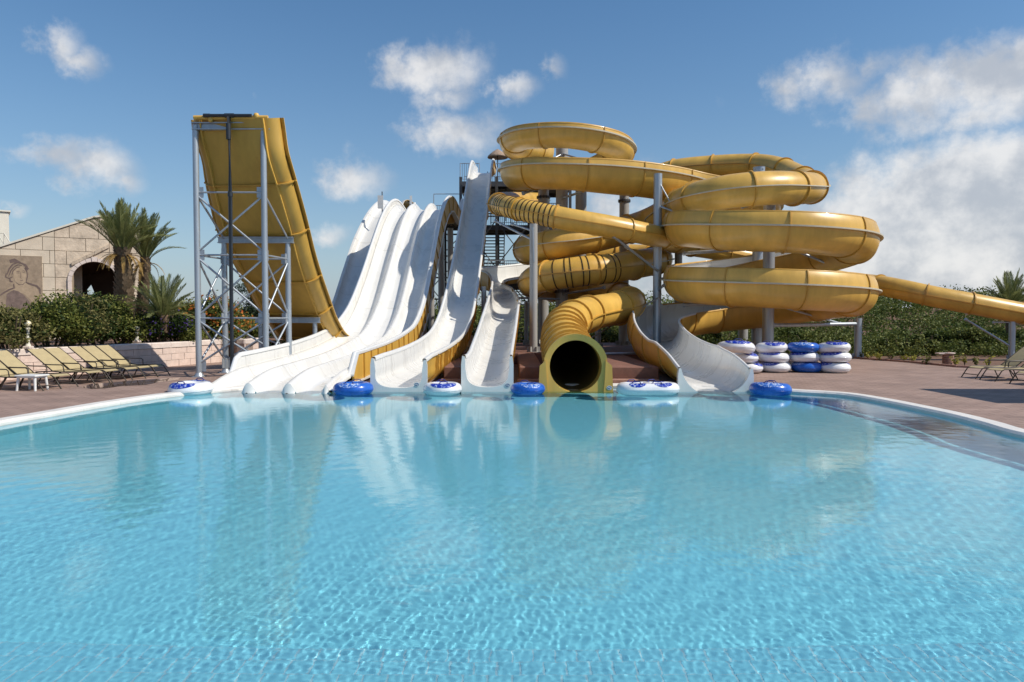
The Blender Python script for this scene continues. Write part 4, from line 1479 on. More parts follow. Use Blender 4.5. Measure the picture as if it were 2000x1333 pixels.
# columns under the lane slide and steep slide
for k, (px, Y, yt, r, lab) in enumerate((
        (828, 34.0, 575, .13, 'dark grey column close behind the yellow edge of the lane slide'),
        (843, 37.0, 480, .15, 'grey column under the upper part of the lane slide'),
        (862, 38.5, 425, .16, 'tall grey column under the wavy yellow start of the lane slide'),
        (880, 40.5, 446, .17, 'tall grey column right under the wavy start, next to the steep slide'),
        (898, 41.5, 455, .14, 'grey column half hidden by the edge of the steep slide'),
        (905, 33.0, 576, .12, 'grey column under the middle of the steep slide'),
        (918, 30.0, 655, .12, 'short grey column under the foot of the steep slide'),
        (945, 31.5, 560, .11, 'slim grey column behind the short curved slide'),
        (1028, 38.0, 590, .11, 'slim grey column in the gap right of the short curved slide'))):
    column(px, Y, P_(px, yt, Y).z, r, lab, z0=PLZ if Y > 29.3 and abs((px - 1000) / FPX * Y) < 5.9 else DECK_Z)

# ================================================================== STAIR TOWER
tower = thing('stair_tower', 'dark steel stair tower with landings and railings behind the slides', 'stair tower', (-1.0, 43, DECK_Z))
def tbox(name, c, s, mat='dark_steel'):
    mb = MB(); mb.box(c, s); return mb.build(name, M[mat], tower)
TX = (-3.0, -.9, 1.1, 3.4)
TY = (42.2, 47.0)
for x in TX:
    for y in TY:
        mb = MB(); mb.box((x, y, (DECK_Z + 10.2) / 2), (.16, .16, 10.2 - DECK_Z)); mb.build('tower_post', M['dark_steel'], tower)
for x in (-7.5, -5.4, -4.3):
    for y in (43.4, 46.5):
        mb = MB(); mb.box((x, y, (DECK_Z + 8.0) / 2), (.15, .15, 8.0 - DECK_Z)); mb.build('tower_post', M['dark_steel'], tower)
def landing(x0, x1, y0, y1, z):
    tbox('landing', ((x0 + x1) / 2, (y0 + y1) / 2, z - .05), (x1 - x0, y1 - y0, .07))
    for y in (y0, y1):
        tbox('edge_beam', ((x0 + x1) / 2, y, z - .2), (x1 - x0, .10, .24))
    for x in (x0, x1):
        tbox('edge_beam', (x, (y0 + y1) / 2, z - .2), (.10, y1 - y0, .24))
def railing(a, b, z, h=1.05, step=.12, mat='galv', za=None, posts_only=False):
    a, b = Vector((*a, 0)), Vector((*b, 0))
    zb = z if za is None else za
    d = b - a; n = max(2, int(d.length / step))
    mb = MB()
    mb.cyl((a.x, a.y, z + h), (b.x, b.y, zb + h), .025, 6); mb.cyl((a.x, a.y, z + .12), (b.x, b.y, zb + .12), .018, 6)
    m2 = max(1, int(d.length / 1.3))
    for k in range(m2 + 1):
        p = a.lerp(b, k / m2); zz = z + (zb - z) * k / m2
        mb.cyl((p.x, p.y, zz), (p.x, p.y, zz + h), .026, 6)
    mb.build('railing', M[mat], tower)
    if not posts_only:
        mb = MB()
        for k in range(1, n):
            p = a.lerp(b, k / n); zz = z + (zb - z) * k / n
            mb.cyl((p.x, p.y, zz + .12), (p.x, p.y, zz + h), .0095, 4, caps=False)
        tag(mb.build('balusters', M['dark_steel'], tower), kind='stuff')
landing(-3.1, 3.5, 43.2, 47.2, 10.15)
landing(-8.0, -2.3, 43.1, 46.8, 7.95)
landing(-1.8, 3.4, 44.4, 47.0, 7.7)
landing(-2.2, 2.0, 42.0, 44.2, 4.0)
railing((-3.1, 43.2), (-1.95, 43.2), 10.15); railing((-1.0, 43.2), (3.5, 43.2), 10.15); railing((-3.1, 47.2), (3.5, 47.2), 10.15); railing((3.5, 43.2), (3.5, 47.2), 10.15)
railing((-8.2, 46.8), (-5.9, 46.8), 7.95, 1.0, posts_only=True); railing((-4.6, 42.4), (-2.5, 42.4), 7.95, 1.3, posts_only=True); railing((-5.2, 46.8), (-2.3, 46.8), 7.95, 1.3)
railing((-1.3, 44.3), (3.4, 44.3), 7.7, 1.3); railing((-1.8, 47.0), (3.4, 47.0), 7.7, 1.3)
railing((-1.4, 41.9), (2.0, 41.9), 4.0, 1.3); railing((-2.2, 44.2), (2.0, 44.2), 4.0, 1.3)
railing((1.0, 41.5), (2.6, 41.5), 5.6, 1.1)
def stairs(x, w, y0, z0, y1, z1, n):
    for k in range(n):
        f = (k + .5) / n
        y, z = y0 + (y1 - y0) * f, z0 + (z1 - z0) * f
        tbox('tread', (x, y, z), (w, .27, .045))
    for s in (-1, 1):
        mb = MB()
        xx = x + s * (w / 2 + .03)
        vs = [(xx - .025, y0, z0 - .22), (xx + .025, y0, z0 - .22), (xx + .025, y0, z0 + .1), (xx - .025, y0, z0 + .1),
              (xx - .025, y1, z1 - .22), (xx + .025, y1, z1 - .22), (xx + .025, y1, z1 + .1), (xx - .025, y1, z1 + .1)]
        mb.add(vs, [(3, 2, 1, 0), (4, 5, 6, 7), (0, 1, 5, 4), (1, 2, 6, 5), (2, 3, 7, 6), (3, 0, 4, 7)])
        mb.build('stringer', M['dark_steel'], tower)
        railing((xx, y0), (xx, y1), z0, 1.0, step=.2, za=z1, mat='dark_steel')
stairs(-1.08, 1.15, 42.1, 4.1, 45.6, 7.7, 17)
stairs(-.95, 1.1, 42.6, 7.9, 45.2, 10.1, 12)
stairs(.55, 1.0, 41.0, 1.9, 43.0, 4.0, 11)
stairs(.55, 1.0, 40.2, .6, 41.0, 1.9, 6)
for x in (-3.0, -.9):
    for za, zb in ((.3, 2.6), (2.6, 5.0), (5.0, 7.6)):
        mb = MB(); mb.cyl((x, TY[0], za), (x + 2.0, TY[0], zb), .035, 6); mb.build('tower_brace', M['dark_steel'], tower)
        mb = MB(); mb.cyl((x + 2.0, TY[0], za), (x, TY[0], zb), .035, 6); mb.build('tower_brace', M['dark_steel'], tower)
for x0, x1 in ((-5.4, -4.3), (-4.3, -3.0)):
    for za in np.arange(.5, 7.2, 1.3):
        mb = MB(); mb.cyl((x0, 43.4, za), (x1, 43.4, za + 1.3), .03, 6); mb.build('tower_brace', M['dark_steel'], tower)
        mb = MB(); mb.cyl((x1, 43.4, za), (x0, 43.4, za + 1.3), .03, 6); mb.build('tower_brace', M['dark_steel'], tower)
        mb = MB(); mb.box(((x0 + x1) / 2, 43.4, za + 1.3), (x1 - x0, .07, .09)); mb.build('tower_beam', M['dark_steel'], tower)
# small white board at the head of the lanes
p = P_(742, 395, 41.2)
t = thing('notice_board', 'small white board on a post at the head of the lane slide', 'sign', (p.x, p.y, 8.0))
mb = MB(); mb.box((p.x + .03, p.y, p.z), (.32, .03, .75)); mb.build('board', M['plastic_white'], t)
mb = MB(); mb.cyl((p.x + .12, p.y + .05, 7.9), (p.x + .12, p.y + .05, p.z + .6), .03, 8); mb.build('post', M['dark_steel'], t)
p = P_(802, 388, 42.0)
t = thing('sign_post', 'slim brown sign post rising behind the lane slide crest', 'sign', (p.x, p.y, 8.0))
mb = MB(); mb.cyl((p.x, p.y, 7.9), (p.x, p.y, p.z + .15), .035, 8); mb.build('post', M['frame'], t)
mb = MB(); mb.box((p.x + .02, p.y - .03, p.z - .1), (.14, .03, .5)); mb.build('board', M['plastic_white'], t)
# straw shade on the top landing
p = P_(972, 305, 45.0)
t = thing('straw_parasol', 'brownish straw parasol on the top landing of the stair tower', 'parasol', (p.x, p.y, 10.15))
mb = MB(); mb.cyl((p.x, p.y, 10.15), (p.x, p.y, p.z + .3), .03, 8); mb.build('pole', M['frame'], t)
mb = MB(); mb.lathe([(.04, .42), (.35, .22), (.62, -.02), (.64, -.12), (.58, -.1), (.3, .12), (.03, .32)], (p.x, p.y, p.z), 14); mb.build('canopy', M['thatch'], t)

# ================================================================== INFLATABLE RINGS
def torus_mesh(mb, Rm, r, flat, c=(0, 0, 0), n=48, m=18, mat=0, a0=0, a1=360, ripple=.006, closed=True):
    rows = []
    for i in range(n + 1):
        t = R(a0 + (a1 - a0) * i / n)
        row = []
        for k in range(m + 1):
            p = 2 * math.pi * k / m
            rr = r * (1 + ripple * math.sin(t * 36) * (1 if math.cos(p) > 0 else .4))
            x = Rm + rr * math.cos(p)
            row.append((c[0] + x * math.cos(t), c[1] + x * math.sin(t), c[2] + rr * flat * math.sin(p)))
        rows.append(row)
    mb.grid(rows, mat)
    return rows
def patch(mb, Rm, r, flat, a0, a1, p0, p1, c=(0, 0, 0), mat=0, n=22, m=6, lift=.004):
    rows = []
    for i in range(n + 1):
        t = R(a0 + (a1 - a0) * i / n)
        e = math.sin(math.pi * i / n) ** .5
        row = []
        for k in range(m + 1):
            p = R((p0 + p1) / 2 + (p1 - p0) * (k / m - .5) * e)
            x = Rm + (r + lift) * math.cos(p)
            row.append((c[0] + x * math.cos(t), c[1] + x * math.sin(t), c[2] + (r + lift) * flat * math.sin(p)))
        rows.append(row)
    mb.grid(rows, mat)
def handle(root, Rm, r, flat, deg, c=(0, 0, 0), mat='handle_blue'):
    t = R(deg)
    er, et = Vector((math.cos(t), math.sin(t), 0)), Vector((-math.sin(t), math.cos(t), 0))
    b = Vector(c) + er * Rm + Vector((0, 0, r * flat))
    mb = MB()
    pts = [b + et * a + Vector((0, 0, h)) for a, h in ((-.12, -.005), (-.10, .03), (-.07, .05), (.07, .05), (.10, .03), (.12, -.005))]
    mb.tube(pts, .012, 6)
    for s in (-1, 1):
        q = b + et * .115 * s
        mb.lathe([(0, .012), (.04, .008), (.045, -.01)], q, 10)
    mb.build('handle', M[mat], root)
def single_ring(colour, label):
    t = thing('swim_ring', label, 'inflatable ring', (0, 0, 0), group='inflatable rings', local=True)
    Rm, r, fl = .355, .185, .93
    mb = MB(); torus_mesh(mb, Rm, r, fl); mb.build('ring_body', M['float_' + colour], t)
    mb = MB()
    for p_ in (R(-8),):
        rows = []
        for i in range(49):
            th = 2 * math.pi * i / 48
            rows.append([((Rm + q) * math.cos(th), (Rm + q) * math.sin(th), r * fl * math.sin(p_) + z) for q, z in ((r * .985, -.006), (r * 1.03, -.004), (r * 1.03, .004), (r * .985, .006))])
        mb.grid(rows, 0)
    mb.build('weld_seam', M['float_' + colour], t)
    mat = M['print_on_white'] if colour == 'white' else M['print_on_blue']
    for a0, a1 in (((200, 290), (20, 110)) if colour == 'blue' else ((190, 300), (10, 120))):
        mb = MB(); patch(mb, Rm, r, fl, a0, a1, 22, 118); mb.build('splash_print', mat, t)
    for d in (245, 65):
        handle(t, Rm, r, fl, d)
    return register(t)
white0 = single_ring('white', 'white ring with blue print')
blue0 = single_ring('blue', 'blue ring with white print')
ring_used = {'white': False, 'blue': False}
def place_ring(colour, px, Y, z, rz, label, scale=1.0, tilt=(0, 0)):
    x = (px - 1000) / FPX * Y
    src = white0 if colour == 'white' else blue0
    if not ring_used[colour]:
        o = src; ring_used[colour] = True
        o['label'] = label; o.location = (x, Y, z)
    else:
        o = copy_thing(src, (x, Y, z), label=label)
    o.rotation_euler = (tilt[0], tilt[1], R(rz)); o.scale = (scale,) * 3
    return o
def scl(w, Y): return (w / FPX * Y) / 1.08
FZ = .19
place_ring('white', 371, 18.75, FZ, 10, 'white ring floating at far left, beside the lane slide', scl(83, 18.75), (R(2), R(-1)))
place_ring('blue', 689, 18.75, FZ, 20, 'blue ring floating between the lane slide and steep white slide', scl(78, 18.75))
place_ring('white', 864, 18.75, FZ, 35, 'white ring floating between the steep slide and the curved slide', scl(75, 18.75))
place_ring('blue', 1031, 18.75, FZ, 40, 'blue ring floating between the curved white slide and the yellow mouth', scl(68, 18.75))
place_ring('blue', 1506, 18.6, FZ, 0, 'blue ring floating right of the last white chute, by the coping', scl(80, 18.6), (R(-3), R(2)))
# double ring
def double_ring():
    Y = 18.75; x = (1266 - 1000) / FPX * Y
    t = thing('double_swim_ring', 'long white double ring floating between yellow mouth and last white chute', 'inflatable ring', (x, Y, FZ), R(4), group='inflatable rings', local=True)
    Rm, r, fl, d = .30, .17, .95, .36
    # figure of eight: one outline tube plus the waist
    rows = []
    n, m = 72, 16
    def cen(u):
        th = 2 * math.pi * u
        k = 1 - .13 * (math.sin(th) ** 8)
        return Vector(((d + Rm) * math.cos(th) * 1.0, Rm * math.copysign(abs(math.sin(th)) ** .72, math.sin(th)) * k, 0))
    for i in range(n + 1):
        u = i / n
        c = cen(u); tg = (cen(u + .004) - cen(u - .004)).normalized()
        no = Vector((tg.y, -tg.x, 0))
        rows.append([c + no * (r * (1 + .006 * math.sin(u * 300))) * math.cos(2 * math.pi * k / m) + Vector((0, 0, r * fl * math.sin(2 * math.pi * k / m))) for k in range(m + 1)])
    mb = MB(); mb.grid(rows, 0); mb.build('ring_body', M['float_white'], t)
    mb = MB(); mb.tube([(0, -Rm, 0), (0, 0, .01), (0, Rm, 0)], r * .96, 16); mb.build('waist_tube', M['float_white'], t)
    for u0, u1 in ((.60, .72), (.77, .90), (.1, .22), (.27, .40)):
        rows = []
        for i in range(21):
            u = u0 + (u1 - u0) * i / 20
            e = math.sin(math.pi * i / 20) ** .5
            c = cen(u); tg = (cen(u + .004) - cen(u - .004)).normalized(); no = Vector((tg.y, -tg.x, 0))
            rows.append([c + no * (r + .004) * math.cos(R(72 + 46 * e * (k / 3 - 1))) + Vector((0, 0, (r + .004) * fl * math.sin(R(72 + 46 * e * (k / 3 - 1))))) for k in range(7)])
        mb = MB(); mb.grid(rows, 0); mb.build('splash_print', M['print_on_white'], t)
    for sx in (-1, 1):
        for dg in (110, 250):
            handle(t, Rm * .98, r, fl, dg, (sx * d * .75, 0, 0))
    return t
double_ring()
# stacks on the deck
YS = 25.0
H1 = .345
stack = [
    ('white', 1437, 24.6, 2, 'white ring on top of the leftmost stack, sticking out to the left', 74, 20, (R(-7), R(5))),
    ('white', 1452, 24.8, 1, 'white ring in the middle of the leftmost stack', 58, 60, (0, R(3))),
    ('white', 1461, 24.8, 0, 'white ring at the bottom of the leftmost stack, partly behind the chute', 58, 90, (0, 0)),
    ('white', 1507, 25.2, 2, 'white ring on top of the second stack from the left', 60, 30, (R(-2), R(-2))),
    ('white', 1512, 25.2, 1, 'plain looking white ring in the middle of the second stack', 60, 160, (R(2), R(-3))),
    ('white', 1515, 25.2, 0, 'white ring at the bottom of the second stack, next to a blue one', 60, 150, (0, 0)),
    ('blue', 1569, 25.2, 2, 'blue ring on top of the third stack', 60, 0, (R(-2), R(1))),
    ('white', 1571, 25.2, 1, 'white ring squeezed between two blue rings in the third stack', 58, 330, (R(-3), R(-1))),
    ('blue', 1576, 25.2, 0, 'blue ring at the bottom of the third stack', 60, 130, (0, 0)),
    ('white', 1629, 25.0, 2, 'white ring on top of the rightmost stack with large blue print', 61, 20, (R(-5), R(1))),
    ('white', 1631, 25.0, 1, 'white ring in the middle of the rightmost stack', 61, 340, (R(-4), R(-2))),
    ('white', 1630, 25.0, 0, 'white ring at the bottom of the rightmost stack', 61, 300, (0, 0)),
]
for colour, px, Y, lv, lab, w, rz, tl in stack:
    place_ring(colour, px, Y, DECK_Z + .178 + lv * H1, rz, lab, scl(w, Y), tl)

# ================================================================== SUN LOUNGERS
def make_lounger():
    t = thing('sun_lounger', 'beige sun lounger', 'sun lounger', (0, 0, 0), group='beige sun loungers', local=True)
    w = .62
    zs, xh = .37, -.18
    back = (-1.02, 1.0)
    def slab(name, prof, th):
        mb = MB()
        mb.grid([[(x, s, z) for x, z in prof] for s in (-w / 2 + .03, w / 2 - .03)], 0)
        mb.grid([[(x, s, z - th) for x, z in prof] for s in (-w / 2 + .03, w / 2 - .03)], 0)
        return mb.build(name, M['sling'], t)
    seat = [(xh, zs), (.1, zs - .025), (.4, zs - .03), (.7, zs - .01), (.9, zs - .0), (1.0, zs - .04)]
    slab('seat', seat, .012)
    bk = [(xh - .02, zs + .02), (xh - .2, zs + .17), (xh - .45, zs + .36), (xh - .7, zs + .54), back]
    slab('backrest', bk, .012)
    for s in (-1, 1):
        y = s * (w / 2 - .015)
        mb = MB()
        mb.tube([(xh - .55, y, zs - .03), (xh, y, zs), (.1, y, zs - .02), (.7, y, zs - .005), (.93, y, zs - .01), (1.02, y, zs - .06), (1.12, y, zs - .2), (1.24, y, .0)], .017, 8)
        mb.build('side_rail', M['frame'], t)
        mb = MB(); mb.tube([(xh + .02, y, zs), (xh - .45, y, zs + .35), (back[0], y, back[1]), (back[0] - .03, y * .9, back[1] + .01)], .016, 8)
        mb.build('back_rail', M['frame'], t)
        mb = MB(); mb.tube([(xh + .42, y * 1.06, zs - .02), (xh + .40, y * 1.1, zs + .15), (xh + .34, y * 1.1, zs + .19), (xh, y * 1.1, zs + .19), (xh - .28, y * 1.08, zs + .20)], .016, 8)
        mb.build('armrest', M['frame'], t)
        mb = MB(); mb.tube([(xh - .25, y, zs - .01), (xh - .33, y, zs - .15), (xh - .52, y, .0)], .017, 8)
        mb.build('leg', M['frame'], t)
        mb = MB(); mb.tube([(.85, y, zs - .02), (.95, y, .2), (1.02, y, .0)], .016, 8) if False else mb.tube([(xh + .28, y, zs - .02), (xh + .20, y, .18), (xh + .10, y, .0)], .016, 8)
        mb.build('leg', M['frame'], t)
    mb = MB(); mb.cyl((1.17, -w / 2 + .02, .13), (1.17, w / 2 - .02, .13), .013, 8); mb.build('stretcher', M['frame'], t)
    mb = MB(); mb.cyl((-.58, -w / 2 + .02, .1), (-.58, w / 2 - .02, .1), .013, 8); mb.build('stretcher', M['frame'], t)
    return register(t)
lounger0 = make_lounger()
LABS = ['beige lounger at the left edge, only its foot end in the picture',
        'second beige lounger from the left edge, left of the white table',
        'beige lounger just right of the white side table',
        'beige lounger second to the right of the white side table',
        'third beige lounger from the right end of the left row',
        'next to last beige lounger at the right end of the left row',
        'last beige lounger of the left row, nearest the steel tower']
def row_x(Y): return -13.55 + (Y - 19) * .21
def head_px(Y):
    a = R(-9); x, y = -1.05, -.3
    return 1000 + FPX * (row_x(Y) + x * math.cos(a) - y * math.sin(a)) / (Y + x * math.sin(a) + y * math.cos(a))
YT = np.linspace(14, 27, 600); HP = np.array([head_px(y) for y in YT])
LX = []
for k, (target, lab) in enumerate(zip((-66, -26, 48, 83, 130, 156, 184), LABS)):
    Y = float(np.interp(target, HP, YT)); LX.append((k, Y, row_x(Y), lab))
for i, (k, Y, X, lab) in enumerate(LX):
    if i == 0:
        lounger0.location = (X, Y, DECK_Z); lounger0.rotation_euler = (0, 0, R(-9)); lounger0['label'] = lab; lounger0['group'] = 'beige sun loungers on the left deck'
    else:
        copy_thing(lounger0, (X, Y, DECK_Z), R(-9 + random.uniform(-2, 2)), lab, 'beige sun loungers on the left deck')
for i, (px, py, lab) in enumerate(((1895, 739, 'beige lounger furthest back on the right deck'), (1932, 744, 'middle one of the beige loungers on the right deck'), (1992, 752, 'nearest beige lounger, cut by the right edge'))):
    p = on_plane(px, py, DECK_Z)
    a = R(180 + 8)
    copy_thing(lounger0, (p.x + 1.15, p.y + .15, DECK_Z), a, lab, 'beige sun loungers on the right deck')

# white side table
t = thing('side_table', 'low white plastic table between two loungers on the left deck', 'table', (-12.75, 19.0, DECK_Z), R(-8), local=True)
mb = MB(); mb.box((0, 0, .40), (.62, .5, .035), bev=.012); mb.build('tabletop', M['plastic_white'], t)
mb = MB(); mb.box((0, 0, .365), (.54, .42, .05)); mb.build('apron', M['plastic_white'], t)
for sx in (-1, 1):
    for sy in (-1, 1):
        mb = MB(); mb.cyl((sx * .27, sy * .21, 0), (sx * .24, sy * .18, .36), .03, 8, r2=.038); mb.build('leg', M['plastic_white'], t)

# parasol that stands outside the frame on the right and throws the shade seen on the deck
t = thing('deck_parasol', 'wide pale parasol on the right deck beyond the loungers', 'parasol', (15.2, 17.0, DECK_Z))
mb = MB(); mb.cyl((15.2, 17.0, DECK_Z), (15.2, 17.0, 3.3), .035, 10); mb.build('pole', M['frame'], t)
mb = MB(); mb.lathe([(.02, 3.4), (1.1, 3.2), (2.25, 2.95), (2.27, 2.86), (2.2, 2.92), (1.1, 3.15), (.02, 3.35)], (0, 0, 0), 4); cn = mb.build('canopy', M['sling'], t); cn.rotation_euler = (0, 0, R(45)); cn.location = (0, 0, -DECK_Z)

# ================================================================== GARDEN WALL (planter) ON THE LEFT
def block_wall(root, pts, z0, z1, thick, course, blen, capname='cap_stone', seed=3):
    """Wall of stone blocks with recessed joints along a polyline."""
    rng = random.Random(seed)
    n = int(round((z1 - .2 - z0) / course)); ch = (z1 - .2 - z0) / n
    for a, b in zip(pts[:-1], pts[1:]):
        a, b = Vector((*a, 0)), Vector((*b, 0))
        d = b - a; L = d.length; d.normalize(); nn = Vector((d.y, -d.x, 0)); ang = math.atan2(d.y, d.x)
        c = (a + b) / 2 - nn * thick * .5
        mb = MB(); mb.box((c.x, c.y, (z0 + z1) / 2 - .03), (L - .01, thick - .05, z1 - z0 - .06), rz=ang); mb.build('core', M['mortar'], root)
        for k in range(n):
            x = 0.0; first = True
            while x < L - .02:
                w = blen * rng.uniform(.85, 1.15) * (.5 if first and k % 2 else 1); first = False
                w = min(w, L - x)
                if L - x - w < .2: w = L - x
                pr = rng.uniform(0, .012)
                m = a + d * (x + w / 2) - nn * (.05 - pr)
                mb = MB(); mb.box((m.x, m.y, z0 + ch * (k + .5)), (w - .012, .12, ch - .012), rz=ang, bev=.010)
                mb.build('block', M['block'], root)
                x += w
        x = 0.0
        while x < L - .02:
            w = min(blen * 1.5, L - x)
            if L - x - w < .3: w = L - x
            m = a + d * (x + w / 2) - nn * (thick * .5 - .02)
            mb = MB(); mb.box((m.x, m.y, z1 - .1), (w - .008, thick + .05, .2), rz=ang, bev=.03)
            mb.build(capname, M['block_cap'], root)
            x += w
WZ = 1.07
wall = thing('planter_wall', 'low pink limestone block wall behind the row of loungers', 'wall', (-14.5, 24, DECK_Z))
W0, W1, W2 = (-17.2, 15.5), (-15.55, 21.7), (-13.55, 26.9)
W3 = tuple(at(386, 700, 29.3)[:2])
block_wall(wall, [W0, W1, W2, W3], DECK_Z, WZ, .4, .26, .66)
wall2 = thing('planter_wall', 'pink limestone wall seen through the legs of the steel tower', 'wall', (-11, 30.5, DECK_Z))
W4, W5, W6, W7 = tuple(at(428, 690, 30.4)[:2]), tuple(at(450, 690, 32.5)[:2]), tuple(at(478, 690, 31.2)[:2]), tuple(at(520, 690, 33)[:2])
block_wall(wall2, [W3, W4, W5, W6, W7], DECK_Z, WZ + .02, .4, .26, .66, seed=5)
wall3 = thing('low_wall', 'low dark brown wall behind the foot of the halfpipe tower', 'wall', (-9, 36, DECK_Z))
block_wall(wall3, [(-10.5, 36.4), (-4.5, 36.4)], DECK_Z, 1.5, .3, .3, .8, seed=8)
for o in wall3.children:
    o.data.materials[0] = M['plinth']
# earth held by the wall
mb = MB()
bed = [W0, W1, W2, W3, W4, W5, W6, W7, (-9.0, 40), (-60, 40), (-60, 12), (-24, 12)]
mb.add([(p[0], p[1], WZ - .12) for p in bed], [tuple(range(len(bed)))])
tag(mb.build('planting_bed', M['soil']), kind='structure')

# globe lamps on the wall
def globe_lamp(px, py, Y, label):
    p = at(px, py, Y)
    zb = WZ
    t = thing('globe_lamp', label, 'lamp', (p.x, Y, zb), group='globe lamps on the planter wall')
    mb = MB(); mb.box((p.x, Y, zb + .04), (.24, .24, .08), bev=.02); mb.build('plinth', M['block_cap'], t)
    h = p.z - .12 - zb
    mb = MB()
    mb.lathe([(.085, .08), (.07, .12), (.045, .18), (.04, .3 * h), (.06, .42 * h), (.068, .5 * h), (.05, .6 * h), (.036, .75 * h), (.05, .88 * h), (.075, .95 * h), (.06, h)], (p.x, Y, zb), 16)
    mb.build('baluster', M['wall_white'], t)
    mb = MB()
    mb.lathe([(.105 * math.sin(math.pi * k / 12), -.105 * math.cos(math.pi * k / 12)) for k in range(13)], (p.x, Y, p.z), 20)
    mb.build('globe', M['globe'], t)
globe_lamp(54, 633, 22.5, 'cream globe lamp on a white baluster at the left, in front of the hedge')
globe_lamp(267, 643, 27.7, 'second globe lamp mostly covered by the hedge, right of the first')

# ================================================================== STONE BUILDING WITH MURAL
BY, BROT = 36.0, R(27)
bld = thing('stone_building', 'sandstone gabled building with an arched opening and a painted portrait panel', 'building', (-21, BY, WZ))
def face_pt(px, py, out=0.0):
    """Point of the photograph on the building's front plane."""
    u = (px - 1000.0) / FPX; v = (666.5 - py) / FPX
    cp, sp = math.cos(PITCH), math.sin(PITCH)
    d = Vector((u, cp + v * sp, -sp + v * cp))
    n = Vector((math.sin(BROT), -math.cos(BROT), 0))
    o = Vector((-20.0, BY, 0))
    k = (o - Vector((0, 0, CAM_H))).dot(n) / d.dot(n)
    return Vector((0, 0, CAM_H)) + d * k + n * out
bn = Vector((math.sin(BROT), -math.cos(BROT), 0))
bt_ = Vector((math.cos(BROT), math.sin(BROT), 0))
bo = Vector((-20.0, BY, 0))
def loc2(px, py):
    q = face_pt(px, py) - bo
    return q.dot(bt_), q.z
def wpt(s, z, out=0.0):
    return bo + bt_ * s + Vector((0, 0, z)) + bn * out
RL = [loc2(-120, 520), loc2(0, 481), loc2(182, 424), loc2(205, 421), loc2(284, 455)]
def roof_z(s):
    return float(np.interp(s, [p[0] for p in RL], [p[1] for p in RL]))
s_split = loc2(107, 500)[0]
a0, a1_ = loc2(140, 560), loc2(231, 560)
arch_c, arch_r = (a0[0] + a1_[0]) / 2, (a1_[0] - a0[0]) / 2
arch_z = loc2(187, 512)[1] - arch_r * .98
def arch_top(s):
    d = abs(s - arch_c)
    return arch_z + math.sqrt(max(0, arch_r ** 2 - d * d)) if d < arch_r else -1e3
zb = WZ - .2
m0, m1 = loc2(-45, 500), loc2(82, 500)
mz0, mz1 = loc2(40, 640)[1], loc2(40, 500)[1]
sL, sR = loc2(-120, 520)[0], loc2(284, 455)[0]
ch = loc2(107, 500)[1] - loc2(107, 526)[1]
zz, row = zb, 0
rng_ = random.Random(4)
zgrid = loc2(107, 490)[1]
zz = zgrid - math.ceil((zgrid - zb) / ch) * ch
while zz < max(p[1] for p in RL):
    for part, (sa, sb_, mat) in enumerate(((sL, s_split, 'sand_smooth'), (s_split, sR, 'sand_rough'))):
        s = sa - (.7 if (row + part) % 2 else 0)
        while s < sb_:
            w = rng_.uniform(1.0, 1.35)
            s0, s1 = max(s, sa), min(s + w, sb_)
            s += w
            if s1 - s0 < .05: continue
            g = .012
            xs = np.unique(np.concatenate([[s0 + g, s1 - g], [q for q in [p[0] for p in RL] if s0 + g < q < s1 - g], np.linspace(s0 + g, s1 - g, 9)]))
            lo = [max(zz + g, arch_top(x)) for x in xs]
            hi = [min(zz + ch - g, roof_z(x) - .10) for x in xs]
            keep = [k for k in range(len(xs)) if hi[k] > lo[k] + .02]
            # split into runs
            runs, cur = [], []
            for k in range(len(xs)):
                if hi[k] > lo[k] + .02: cur.append(k)
                else:
                    if len(cur) > 1: runs.append(cur)
                    cur = []
            if len(cur) > 1: runs.append(cur)
            pr = rng_.uniform(.03, .05)
            for ks in runs:
                if mat == 'sand_smooth' and xs[ks[0]] > m0[0] and xs[ks[-1]] < m1[0] and zz + ch < mz1: continue
                mb = MB()
                top_f = [wpt(xs[k], hi[k], pr) for k in ks]; bot_f = [wpt(xs[k], lo[k], pr) for k in ks]
                top_b = [wpt(xs[k], hi[k], -.05) for k in ks]; bot_b = [wpt(xs[k], lo[k], -.05) for k in ks]
                mb.grid([bot_f, top_f], 0, False); mb.grid([top_f, top_b], 0, False); mb.grid([bot_b, bot_f], 0, False)
                for e in (0, -1): mb.add([bot_f[e], top_f[e], top_b[e], bot_b[e]], [(0, 1, 2, 3)])
                mb.build('stone_block', M[mat], bld)
    zz += ch; row += 1
# core of the wall behind the joints, with the arch left open
mb = MB()
xs = np.unique(np.concatenate([np.linspace(sL, sR, 50), np.linspace(arch_c - arch_r, arch_c + arch_r, 25)]))
lo = [max(zb, arch_top(x)) for x in xs]; hi = [roof_z(x) - .06 for x in xs]
for out in (.0, -.45):
    mb.grid([[wpt(x, l, out) for x, l in zip(xs, lo)], [wpt(x, h, out) for x, h in zip(xs, hi)]], 0, False)
mb.grid([[wpt(x, l, 0) for x, l in zip(xs, lo)], [wpt(x, l, -.45) for x, l in zip(xs, lo)]], 0, False)
mb.build('wall_core', M['sand_joint'], bld)
